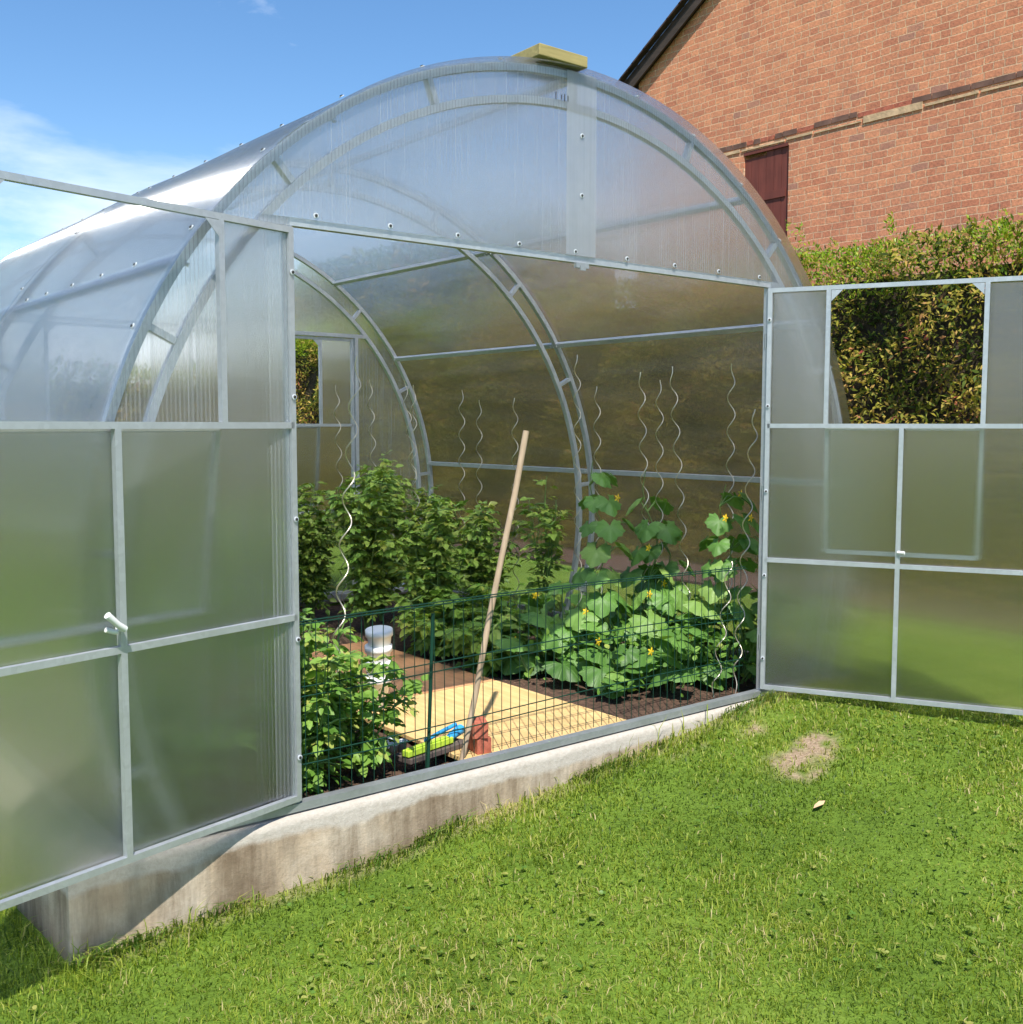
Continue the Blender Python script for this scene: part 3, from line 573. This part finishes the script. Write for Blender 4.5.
door(-DW, -.012, -166, -1, 9, True, 1.37, .685, .300, 1.065); door(DW, -.012, -63, 1, 5)
door(DW, 3.962, 180, -1, 6, False); door(-DW, 3.962, 0, 1, 6, False)

# plank resting on the ridge
b = MB(); b.box(-.125, .125, 0, .25, 0, .045); pl = b.build('wooden_plank', 'plank', bevel=.003); pl.location = (-.095, -.055, 2.785); pl.rotation_euler = (0, R(1), R(-2)); tag(pl, 'short thick yellow-green plank lying on top of the greenhouse arch', 'plank')
# ------------------------------------------------------------------ inside: path, fence, clutter
for k, (y0, y1, lab) in enumerate(((.10, 1.11, 'front sunlit wooden board sheet of the path, nearest the doorway sill'), (1.122, 2.45, 'rear wooden board sheet of the path, shade beyond the sun line put into its reddish tone'))):
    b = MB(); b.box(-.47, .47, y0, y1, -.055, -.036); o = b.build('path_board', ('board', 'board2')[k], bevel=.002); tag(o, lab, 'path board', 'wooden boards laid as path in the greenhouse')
def fence():
    F = empty('wire_fence', (0, .085, -.03)); tag(F, 'low green wire mesh fence standing just inside the greenhouse doorway', 'fence')
    b = MB(); xs = np.arange(-1.26, 1.27, .048); r = .0018
    for x in xs: b.tube([(x+random.uniform(-.002, .002), 0, .01), (x+.004*sin(3*x), .004*sin(9*x), .665)], r, 5)
    def hz(z, y, r_): b.tube([(x, y+.006*sin(2.5*x), z+.010*sin(1.8*x+z*3)) for x in np.linspace(-1.27, 1.27, 24)], r_, 6)
    for z in (.66, .425, .39, .175, .14): hz(z, .004, .0028)
    hz(.652, -.006, .003); b.build('mesh_panel', 'green_wire', F)
    p = MB(); p.tube([(-.665, .016, -.04), (-.635, .016, .62)], .0075, 8); p.build('fence_post', 'green_wire', F)
fence()
def cyl_between(name, a, b_, r0, r1, mt, n=12):
    b = MB(); a = Vector(a); d = Vector(b_)-a
    b.tube([d*k/5+Vector((.004*sin(k*2), 0, 0)) for k in range(6)], [r0+(r1-r0)*k/5 for k in range(6)], n); return b.build(name, mt, loc=a)
o = cyl_between('wooden_pole', (-.47, .135, -.045), (-.115, .15, 1.31), .0120, .0135, 'pole'); tag(o, 'weathered wooden pole leaning behind the wire fence', 'pole')
# white pots stacked
st = empty('pot_stack', (-.33, 1.02, -.036)); st.scale = (.98, .98, 1); tag(st, 'slightly leaning stack of white plastic tubs on the path board', 'plant pots')
for k in range(4):
    b = MB(); b.lathe([(0, 0), (.042, 0), (.045, .004), (.060, .125), (.068, .127), (.068, .155), (.060, .157), (0, .156)], n=28); o = b.build('pot', 'white_plastic', st); o.location = (.006*k, .0, .078*k+.001); o.rotation_euler = (R(2*k), R(-2*k), 0)
# clutter behind the sill
b = MB(); b.box(-.17, .17, -.055, .055, 0, .022); o = b.build('dark_board', 'darkgrey', bevel=.002, loc=(-.53, .27, -.035)); o.rotation_euler = (0, 0, R(10)); tag(o, 'dark grey-brown offcut board lying on the path under a lime tool', 'board')
tl = empty('garden_tool', (-.53, .25, -.010)); tl.rotation_euler = (0, 0, R(12)); tag(tl, 'lime green and blue plastic garden tool on the dark board', 'garden tool')
b = MB(); b.box(-.17, .10, -.02, .02, .002, .028); b.box(-.15, .08, -.012, .012, .028, .034); b.build('lime_grip', 'lime', tl, bevel=.006)
b = MB(); b.tube([(.085, 0, .018), (.13, .01, .025), (.20, .03, .030)], [.014, .019, .022], 12); b.build('blue_head', 'blue', tl)
b = MB(); b.tube([(-.02, .03, .03), (.09, .045, .04), (.19, .05, .05)], .009, 8); b.build('blue_handle', 'blue', tl)
for k, (x, y, z, rz, lab, dx) in enumerate(((-.355, .17, -.035, 80, 'red clay brick on the path behind the sill, lower one of two', .10), (-.355, .175, .032, 62, 'red clay brick laid crossways on top of another brick', .12))):
    b = MB(); L2 = dx; b.box(-L2/2, L2/2, -.033, .033, 0, .064)
    for q in (-.03, .0, .03): b.box(q-.006, q+.006, -.0345, -.0330, .015, .05, 1)
    o = b.build('red_brick', ['redclay', 'darkgrey'], bevel=.004, loc=(x, y, z)); o.rotation_euler = (0, 0, R(rz)); tag(o, lab, 'brick', 'red bricks behind the sill')
for k, (x, y, lab) in enumerate(((-.70, .34, 'white plastic cell tray lying half under the left tomato leaves'),)):
    b = MB()
    for i in range(4):
        for j in range(2): b.lathe([(0, 0), (.017, 0), (.024, .045), (.026, .045), (.026, .048), (.022, .048), (.015, .004), (0, .004)], (i*.055-.08, j*.055, 0), 12)
    o = b.build('seed_tray', 'white_plastic', loc=(x, y, -.036)); o.rotation_euler = (0, 0, R(15)); tag(o, lab, 'seed tray')
b = MB()
for a in range(5): b.add([(0, 0, 0), (.014*cos(a*1.25+.4), .014*sin(a*1.25+.4), .004), (.024*cos(a*1.25), .024*sin(a*1.25), .006), (.014*cos(a*1.25-.4), .014*sin(a*1.25-.4), .004)], [(0, 3, 2, 1)])
STAR = b

# spiral plant stakes: (base xyz, top xyz, label)
def spiral(base, top, lab, rad=.022, pitch=.19):
    b = MB(); base = Vector(base); d = Vector(top)-base; n = int(d.length/pitch*12); ph = random.uniform(0, 6)
    u = d.normalized().orthogonal().normalized(); w = d.normalized().cross(u); pts = []
    for k in range(n+1):
        s_ = k/n; a = s_*d.length/pitch*2*pi+ph; q = rad*min(1, (1-s_)*12+.1)*min(1, s_*8+.05)
        pts.append(d*s_+(u*cos(a)+w*sin(a))*q)
    b.tube(pts, .0029, 6); o = b.build('spiral_stake', 'spiral', loc=base); tag(o, lab, 'plant stake', 'spiral metal plant stakes in the beds'); return o
SP = [((-.93, .42, -.07), (-.73, .50, 1.62), 'nearest spiral stake, tall and tilted, just right of the left door post'),
      ((.86, 3.40, -.07), (.84, 3.45, 1.62), 'spiral stake farthest back, in front of the open rear window'),
      ((1.04, 3.2, -.07), (1.00, 3.25, 1.66), 'pale spiral stake at the back, just right of the rear door post'),
      ((1.15, 2.75, -.07), (1.00, 2.8, 1.64), 'left one of the crossing spiral stakes beside the rear arch'),
      ((1.20, 3.0, -.07), (1.24, 3.05, 1.62), 'right one of the crossing spiral stakes beside the rear arch'),
      ((1.62, 3.0, -.07), (1.63, 3.0, 1.59), 'left spiral stake of the pair against the wall between rear and middle arches'),
      ((1.78, 3.0, -.07), (1.79, 3.0, 1.52), 'right spiral stake of the pair against the wall between rear and middle arches'),
      ((1.62, 2.35, -.07), (1.60, 2.35, 1.52), 'spiral stake just right of the leaning pole top, before the middle arch'),
      ((1.52, 1.6, -.07), (1.49, 1.6, 1.77), 'spiral stake standing directly in front of the middle arch'),
      ((1.72, 1.62, -.07), (1.68, 1.62, 1.58), 'shorter spiral stake on the right flank of the middle arch'),
      ((1.55, 1.0, -.07), (1.44, 1.0, 1.64), 'leftmost spiral stake over the cucumber plants, tilting left'),
      ((1.60, .98, -.07), (1.60, 1.0, 1.60), 'thin middle spiral stake over the cucumber plants'),
      ((1.66, .78, -.07), (1.55, .86, 1.67), 'tallest spiral stake over the cucumber plants, in the middle of the bay'),
      ((1.74, .58, -.07), (1.74, .58, 1.68), 'faint spiral stake over the right cucumber leaves'),
      ((1.30, .16, -.07), (1.56, .27, 1.42), 'spiral stake beside the right door post, leaning to the right'),
      ((1.18, .20, -.07), (1.40, .28, .62), 'short spiral stake low behind the fence near the right door post')]
for a, b_, lab in SP: spiral(a, b_, lab)

# ------------------------------------------------------------------ plants
def stem_mesh(paths, r, mt, parent, name='stem'):
    b = MB()
    for p in paths: b.tube(p, [r*(1-.6*k/(len(p)-1)) for k in range(len(p))], 5)
    return b.build(name, mt, parent)
def bush(x, y, h, spread, nstem, nleaf, size, mt, name, label, cat, group=None, tpl=LEAF_W, lowfill=0.15, tmean=.45):
    root = empty(name, (x, y, -.07)); tag(root, label, cat, group); paths = []
    P, D, Nn, Sz, T = [], [], [], [], []
    for s in range(nstem):
        a = s*2.4+random.uniform(-.5, .5); hh = h*random.uniform(.70, 1.0) if s else h; sp = spread*random.uniform(.35, 1) if s else spread*.1
        pts = [Vector((cos(a)*sp*(k/7)**1.2+random.uniform(-.012, .012), sin(a)*sp*(k/7)**1.2+random.uniform(-.012, .012), hh*k/7)) for k in range(8)]; paths.append(pts)
        for k in range(nleaf//nstem):
            q = lowfill+(1-lowfill)*random.random()**.8; i = min(6, int(q*7)); base = pts[i].lerp(pts[i+1], q*7-i)
            az = random.uniform(0, 2*pi); ln = size*random.uniform(1.6, 3.2)*(1-.35*q); el = random.uniform(-.15, .65)
            dirv = np.array([cos(az)*cos(el), sin(az)*cos(el), sin(el)]); sd = np.array([-sin(az), cos(az), 0])
            if ln > size*1.5 and k % 3 == 0: paths.append([base, base+Vector(dirv*ln*.6), base+Vector(dirv*ln)-Vector((0, 0, ln*.15))])
            tt = random.gauss(tmean+.18*q, .16)
            for lf in range(5):
                s_ = .35+.16*lf; pos = np.array(base)+dirv*ln*s_-np.array([0, 0, .2*ln*s_*s_])
                dd = dirv+sd*(0 if lf == 4 else (1.1 if lf % 2 else -1.1))+rng.normal(0, .25, 3)-np.array([0, 0, .45])
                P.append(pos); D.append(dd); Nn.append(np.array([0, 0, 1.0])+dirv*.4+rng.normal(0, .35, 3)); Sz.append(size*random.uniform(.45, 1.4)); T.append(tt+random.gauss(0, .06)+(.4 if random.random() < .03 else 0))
    V, fs, tt = scatter(tpl[0], tpl[1], np.array(P), np.array(D), np.array(Nn), np.array(Sz), np.clip(T, 0, 1))
    arrmesh('foliage', V, fs, mt, root, tint=tt)
    stem_mesh(paths, .007, 'stemg', root); return root
G1 = 'bushy pepper and tomato plants at the back of the beds'
for (x, y, h, sp, nl, lab) in ((.80, 2.15, .86, .34, 300, 'dark leafy bush nearest the path end, left of the leaning pole'),
                     (.66, 2.75, 1.04, .36, 330, 'tall bushy green plant with its top near the rear door post'),
                     (1.02, 3.15, 1.10, .34, 330, 'tallest bushy plant, in front of the crossing spiral stakes'),
                     (.62, 3.45, .92, .32, 260, 'bushy plant at the very back under the open rear window'),
                     (1.42, 2.45, .82, .26, 220, 'bushy plant right of the leaning pole against the wall'),
                     (1.20, 2.85, .90, .30, 240, 'bushy plant in the back row before the clear wall'),
                     (1.62, 2.05, .98, .15, 80, 'slim bushy plant whose top shows right beside the pole'),
                     (.28, 3.5, .88, .36, 300, 'bushy plant at the end of the path, partly behind the left door post'),
                     (-.25, 3.2, .80, .40, 300, 'dark bushy plant at the back left behind the left door')):
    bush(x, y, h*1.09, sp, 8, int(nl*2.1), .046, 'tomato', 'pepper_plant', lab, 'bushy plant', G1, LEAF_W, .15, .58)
G2 = 'lighter tomato plants by the left door post'
for (x, y, h, sp, nl, lab) in ((-1.10, .28, .66, .24, 210, 'light green tomato plant right against the left door post behind the fence'),
                     (-.86, .30, .50, .24, 170, 'low tomato plant spilling over the front corner of the path'),
                     (-.98, .66, .62, .26, 200, 'tomato plant behind the first ones, beside the near spiral stake'),
                     (-.72, .70, .34, .13, 50, 'small tomato plant leaning towards the white pots'),
                     (-1.45, .75, .80, .32, 240, 'tall tomato plant beside the left wall seen dimly through the left door'),
                     (-1.25, 1.45, .85, .34, 220, 'tomato plant in the left bed seen dimly through the left door'),
                     (-1.35, 3.0, .9, .36, 240, 'tomato plant at the rear corner of the left bed behind the left door'), (-1.6, 1.9, .85, .30, 220, 'tomato plant against the left wall in mid bed'), (-1.1, 2.2, .85, .34, 220, 'tomato plant farthest along the left bed')):
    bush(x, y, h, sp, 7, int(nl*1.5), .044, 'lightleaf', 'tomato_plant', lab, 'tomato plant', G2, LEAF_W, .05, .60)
for (x, y, h, lab) in ((-1.66, .30, .50, 'low leafy plant in the front corner of the left bed beside the clear wall'), (-1.68, 1.25, .55, 'low leafy plant beside the clear left wall, second from the front'), (-1.70, 2.5, .6, 'low leafy plant beside the clear left wall, far along it'), (.66, 1.35, .34, 'low dark green ground plants along the path edge in mid bed'), (.90, 1.75, .42, 'low leafy plant in the bed behind the leaning pole'), (.68, 1.95, .38, 'low leafy plant at the far end of the path edge')):
    bush(x, y, h, .32, 6, 190, .062, 'lightleaf' if x < 0 else 'tomato', 'herb_plant', lab, 'low plant', 'low leafy plants in the beds', LEAF_W, .1)
def cucumber(x, y, climb, nleaf, spread, lab, hgt=.45, size=.17, flowers=3, top=None):
    root = empty('cucumber_plant', (x, y, -.07)); tag(root, lab, 'cucumber plant', 'large-leaved cucumber plants in the right bed')
    P, D, Nn, Sz, T, paths = [], [], [], [], [], []
    tx, ty = top if top else (0, 0)
    if climb:
        main = [Vector((tx*(k/9)+.03*sin(k*1.3), ty*(k/9)+.03*cos(k*1.7), climb*k/9)) for k in range(10)]; paths.append(main)
        for k in range(int(nleaf*.45)):
            q = .35+.65*random.random(); i = min(8, int(q*9)); b = main[i]; az = random.uniform(pi*.9, pi*1.95) if random.random() < .75 else random.uniform(0, 6.28)
            l = random.uniform(.08, .17); tip = b+Vector((cos(az)*l, sin(az)*l, .05)); paths.append([b, b.lerp(tip, .5)+Vector((0, 0, .03)), tip])
            P.append(tip); D.append((cos(az)*.7, sin(az)*.7, -.75)); Nn.append(np.array([cos(az)*.8, sin(az)*.8, .9])+rng.normal(0, .2, 3)); Sz.append(size*random.uniform(.65, 1.0)*(1.2-.35*q)); T.append(random.gauss(.45, .2))
    for k in range(nleaf - (int(nleaf*.45) if climb else 0)):
        a = random.uniform(0, 2*pi); r = spread*math.sqrt(random.random()); z = hgt*(.25+.75*random.random())*(1-.4*(r/spread)**2)
        p = Vector((cos(a)*r, sin(a)*r, z)); g0 = Vector((cos(a)*r*.5, sin(a)*r*.5, .02)); paths.append([g0, g0.lerp(p, .6)+Vector((0, 0, .03)), p])
        az = random.uniform(pi*.9, pi*2.0); P.append(p); D.append((cos(az)*.85, sin(az)*.85, random.uniform(-.7, -.1)))
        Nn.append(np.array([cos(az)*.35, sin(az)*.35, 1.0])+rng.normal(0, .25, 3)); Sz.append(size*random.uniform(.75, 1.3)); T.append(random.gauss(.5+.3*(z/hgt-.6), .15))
    n = len(P); V, fs, tt = scatter(CUKE[0], CUKE[1], np.array(P), np.array(D), np.array(Nn), np.array(Sz)*1.0, np.clip(T, 0, 1))
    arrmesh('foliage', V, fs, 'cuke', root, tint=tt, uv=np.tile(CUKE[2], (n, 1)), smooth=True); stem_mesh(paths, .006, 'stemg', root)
    # small young leaves
    m_ = nleaf*5; a = rng.uniform(0, 6.28, m_); r = spread*np.sqrt(rng.random(m_)); z = rng.uniform(.03, hgt*.8, m_)
    V, fs, tt = scatter(LEAF_W[0], LEAF_W[1], np.stack([np.cos(a)*r, np.sin(a)*r, z], 1), unit(m_, .2), unit(m_, 1.5), rng.uniform(.03, .06, m_), np.clip(rng.normal(.5, .2, m_), 0, 1))
    arrmesh('young_leaves', V, fs, 'lightleaf', root, tint=tt)
    for k in range(flowers):
        c = Vector(P[random.randrange(n)])+Vector((random.uniform(-.04, .04), -.06, .02)); b = MB()
        b.v = [tuple(Vector((v[0]*1.1, v[2]-.01, v[1]*1.1))+c) for v in STAR.v]; b.f = list(STAR.f); b.m = list(STAR.m); b.sm = list(STAR.sm); b.build('flower', 'flower', root)
cucumber(1.10, .85, 1.20, 40, .36, 'cucumber plant with yellow flowers climbing before the middle arch', .46, .175, 5, (.06, .25))
cucumber(1.42, .78, 1.16, 38, .34, 'cucumber plant climbing under the two longest spiral stakes', .48, .175, 4, (.1, .25))
cucumber(1.50, .40, 1.08, 38, .32, 'cucumber plant climbing beside the right door post', .48, .175, 3, (.1, .1))
cucumber(1.12, .46, 0, 20, .30, 'low sprawling cucumber plant in the corner behind the fence', .42, .165, 2)
cucumber(1.66, .32, 0, 16, .20, 'low cucumber plant squeezed in the corner beside the right door post', .62, .165, 1)
cucumber(1.66, 1.0, .95, 20, .22, 'cucumber plant against the right clear wall behind the others', .5, .17, 2)
cucumber(.80, 1.05, 0, 16, .26, 'low sprawling cucumber plant with broad leaves at the path edge', .38, .19, 1)
cucumber(1.35, 1.45, 0, 18, .34, 'sprawling cucumber plant in the middle of the right bed', .50, .18, 2)
cucumber(.82, .52, 0, 5, .12, 'small young cucumber plant on bare soil beside the path', .16, .10, 0)

# ------------------------------------------------------------------ hedges
def hedge(name, lab, x0, x1, y0, y1, top, n, face, size=.075, sprigs=True, grp=None, nf=.18):
    H = empty(name, ((x0+x1)/2, (y0+y1)/2, -.05)); tag(H, lab, 'hedge'); cx, cy = (x0+x1)/2, (y0+y1)/2
    b = MB(); ix = .22 if face == 'x' else .4; iy = .4 if face == 'x' else .22
    b.box(x0+ix-cx, x1-ix-cx, y0+iy-cy, y1-iy-cy, 0, top-.25); b.build('inner_branches', 'hedgecore', H)
    # front face
    def shell(m):
        if face == 'x': u = rng.uniform(y0, y1, m); v = rng.random(m)*(top+.05)
        else: u = rng.uniform(x0, x1, m); v = rng.random(m)*(top+.05)
        wob = .09*np.sin(2.1*u+1.1*v)+.08*np.sin(5*u-3*v)+.07*np.sin(9*v+4*u); dpt = np.abs(rng.normal(0, .10, m))+wob+.05
        return u, v, dpt
    u, v, dpt = shell(n)
    P = np.stack([x0+dpt-cx, u-cy, v], 1) if face == 'x' else np.stack([u-cx, y0+dpt-cy, v], 1)
    fn = np.array([-1, 0, 0.]) if face == 'x' else np.array([0, -1, 0.])
    D = unit(n)+fn*.7+np.array([0, 0, -.1]); Nn = unit(n)+np.array([0, -.3, .8])+fn*1.1
    big = .5+.5*np.sin(1.7*u+.8*v)*np.sin(2.3*v+1.1*u); T = np.clip(rng.normal(.47, .22, n)+.18*(big-.5)+.16*np.sin(5.3*u+2*v)*np.sin(6.1*v-1.7*u)+.08*(1-v/top), 0, 1)
    V, fs, tt = scatter(DIAM[0], DIAM[1], P, D, Nn, rng.uniform(.6, 1.5, n)*size, T); arrmesh('foliage', V, fs, 'hedge', H, tint=tt)
    m_ = n//3
    u = rng.uniform(y0, y1, m_) if face == 'x' else rng.uniform(x0, x1, m_); w_ = rng.random(m_); dp = w_*((x1-x0) if face == 'x' else (y1-y0))
    z = top-.36+rng.random(m_)**.6*.36+.07*np.sin(3*u)+.06*np.sin(7.3*u+1)+.04*np.sin(17*u)
    if face == 'x': P = np.stack([x0+dp*.8-cx, u-cy, z], 1)
    else: P = np.stack([u-cx, y0+dp*.8-cy, z], 1)
    kf = m_//2; P[:kf, 0 if face == 'x' else 1] = -((x1-x0) if face == 'x' else (y1-y0))/2+rng.uniform(.0, .16, kf); P[:kf, 2] = top-rng.random(kf)**1.6*.42
    # sprigs that stick up
    if sprigs:
        ns = int(((y1-y0) if face == 'x' else (x1-x0))*9); extra = []
        for k in range(ns):
            uu = random.uniform(y0, y1) if face == 'x' else random.uniform(x0, x1); hh = random.uniform(.14, .48)*(1 if random.random() < .4 else .5); dd = random.uniform(.05, .7); lx = random.uniform(-.25, .25)
            for q in range(36):
                s_ = random.random(); extra.append(((x0+dd-cx if face == 'x' else uu-cx)+random.gauss(0, .02), (uu-cy if face == 'x' else y0+dd-cy)+lx*hh*s_+random.gauss(0, .05*(1.15-s_)), top-.02+hh*s_))
        P = np.concatenate([P, np.array(extra)])
    m_ = len(P); V, fs, tt = scatter(DIAM[0], DIAM[1], P, unit(m_, 1.2)+fn*.4, unit(m_, .5), rng.uniform(.6, 1.1, m_)*size*.85, np.clip(rng.normal(.5, .25, m_), 0, 1)); arrmesh('top_growth', V, fs, 'hedgetop', H, tint=tt)
    for k in range(14):
        b = MB(); uu = random.uniform(-.5, .5); p = Vector((x0-cx+.16, uu*(y1-y0), random.uniform(.2, 1.5))) if face == 'x' else Vector((uu*(x1-x0), y0-cy+.16, random.uniform(.2, 1.5)))
        b.tube([p, p+Vector((random.uniform(-.05, .05), random.uniform(-.2, .2), .5)), p+Vector((0, random.uniform(-.3, .3), 1.0))], [.014, .010, .005], 5)
        b.build('branch', 'twig', H)
    return H
hedge('garden_hedge', 'tall trimmed hedge with brown-tinged leaves before the brick house', 4.85, 5.95, -3.5, 15.0, 2.86, 105000, 'x', .055)
hedge('tall_shrubs', 'taller dense shrubs behind the far end of the trimmed hedge', 5.5, 7.2, 6.5, 17, 3.95, 14000, 'x', .13, False)
hedge('rear_hedge', 'distant hedge closing the lawn beyond the back of the greenhouse', -16, 4.8, 14.0, 15.2, 2.3, 14000, 'y', .16, False)

# ------------------------------------------------------------------ brick house
hs = empty('brick_house', (8, 0, 0)); tag(hs, 'old red brick gabled house behind the hedge with a dark wooden verge', 'house')
YE, ZE, SL = 7.50, 6.10, .64; YR = 0.6; ZR = ZE+(YE-YR)*SL; YB = YR-(YE-YR)
SH = (4.93, 5.62, 1.2, 4.76)   # shutter opening y0,y1,z0,z1
b = MB()
b.add([(0, YB, -.3), (0, SH[0], -.3), (0, SH[0], ZE+(YE-SH[0])*SL), (0, YR, ZR), (0, YB, ZE)], [(0, 4, 3, 2, 1)])
b.add([(0, SH[1], -.3), (0, YE, -.3), (0, YE, ZE), (0, SH[1], ZE+(YE-SH[1])*SL)], [(0, 3, 2, 1)])
b.add([(0, SH[0], SH[3]), (0, SH[1], SH[3]), (0, SH[1], ZE+(YE-SH[1])*SL), (0, SH[0], ZE+(YE-SH[0])*SL)], [(0, 3, 2, 1)])
b.add([(0, SH[0], -.3), (0, SH[1], -.3), (0, SH[1], SH[2]), (0, SH[0], SH[2])], [(0, 3, 2, 1)])
b.add([(0, SH[0], SH[2]), (.12, SH[0], SH[2]), (.12, SH[0], SH[3]), (0, SH[0], SH[3])], [(0, 1, 2, 3)]); b.add([(0, SH[1], SH[2]), (.12, SH[1], SH[2]), (.12, SH[1], SH[3]), (0, SH[1], SH[3])], [(3, 2, 1, 0)])
b.add([(0, SH[0], SH[3]), (.12, SH[0], SH[3]), (.12, SH[1], SH[3]), (0, SH[1], SH[3])], [(0, 1, 2, 3)])
b.add([(0, YE, -.3), (10, YE, -.3), (10, YE, ZE), (0, YE, ZE)], [(0, 1, 2, 3)]); b.add([(0, YB, -.3), (10, YB, -.3), (10, YB, ZE), (0, YB, ZE)], [(3, 2, 1, 0)])
b.build('wall', 'brick', hs)
# band course: slightly recessed dark bricks and a line of thick mortar
bd = MB(); y = -5.0; zb = 4.90
while y < YE-.02:
    l = random.choice((.22, .22, .24, .11)); y2 = min(y+l, YE-.01)
    if random.random() < .62: bd.box(-.010, .05, y+.006, y2-.006, zb-.030+.01*sin(y*2), zb+.030+.01*sin(y*2), 0)
    else: bd.box(-.006, .05, y+.006, y2-.006, zb-.030, zb+.020, 2)
    y = y2
y = -5.0
while y < YE-.1:
    y2 = min(y+random.uniform(.3, .9), YE-.05); dz = random.uniform(-.008, .008); th_ = random.uniform(.008, .022)*(1.8 if 2.4 < y < 3.6 else 1); bd.box(-.013, .05, y, y2-.01, zb-.075+dz-th_, zb-.075+dz+th_, 1); y = y2+.02
bd.build('band_course', ['brickdark', 'mortar', 'redclay'], hs)
sh = MB()
yy = SH[0]+.006
while yy < SH[1]-.02: sh.box(.02+random.uniform(0, .004), .06, yy, min(yy+.112, SH[1]-.006), SH[2]+.01, SH[3]-(.01 if yy < 5.25 else .06)); yy += .116
for z in (2.0, 3.1, 4.2): sh.box(.005, .019, SH[0]+.05, SH[1]-.05, z-.05, z+.05)
sh.box(-.004, .022, SH[0]-.01+.02, SH[1], SH[3]-.012, SH[3]+.03)
sh.build('loft_shutter', 'redwood', hs)
# roof, verge boards
rf = MB(); dx = -.07
for s in (1, -1):
    ye = YE+.42 if s > 0 else YB-.42; ze = ZE-.42*SL
    rf.add([(dx, YR, ZR+.10), (10.3, YR, ZR+.10), (10.3, ye, ze+.10), (dx, ye, ze+.10), (dx, YR, ZR+.20), (10.3, YR, ZR+.20), (10.3, ye, ze+.20), (dx, ye, ze+.20)],
           [(0, 1, 2, 3), (7, 6, 5, 4), (0, 3, 7, 4), (3, 2, 6, 7), (2, 1, 5, 6)])
rf.build('roof', 'rooftile', hs)
vg = MB()
for s in (1, -1):
    ye = YE+.40 if s > 0 else YB-.40; ze = ZE-.40*SL; ln = abs(ye-YR)
    for (x, w_, o_) in ((dx-.015, .03, .02), (dx+.10, .05, -.03)): vg.bar((x, YR, ZR+o_), (x, ye, ze+o_), w_, .11 if x < dx else .06, (0, 0, 1))
    vg.bar((dx/2, YR, ZR+.07), (dx/2, ye, ze+.07), abs(dx)-.02, .02, (0, 0, 1))
    nt_ = 34
    for k in range(nt_):
        yk = YR+(ye-YR)*(k+.5)/nt_; zk = ZR+(ze-ZR)*(k+.5)/nt_; vg.bar((dx-.05, yk-s*.12, zk+.23+.06), (dx-.05, yk+s*.12, zk+.20-.06), .10, .022, (0, 0, 1), 1)
vg.build('verge', ['darkwood', 'rooftile'], hs)
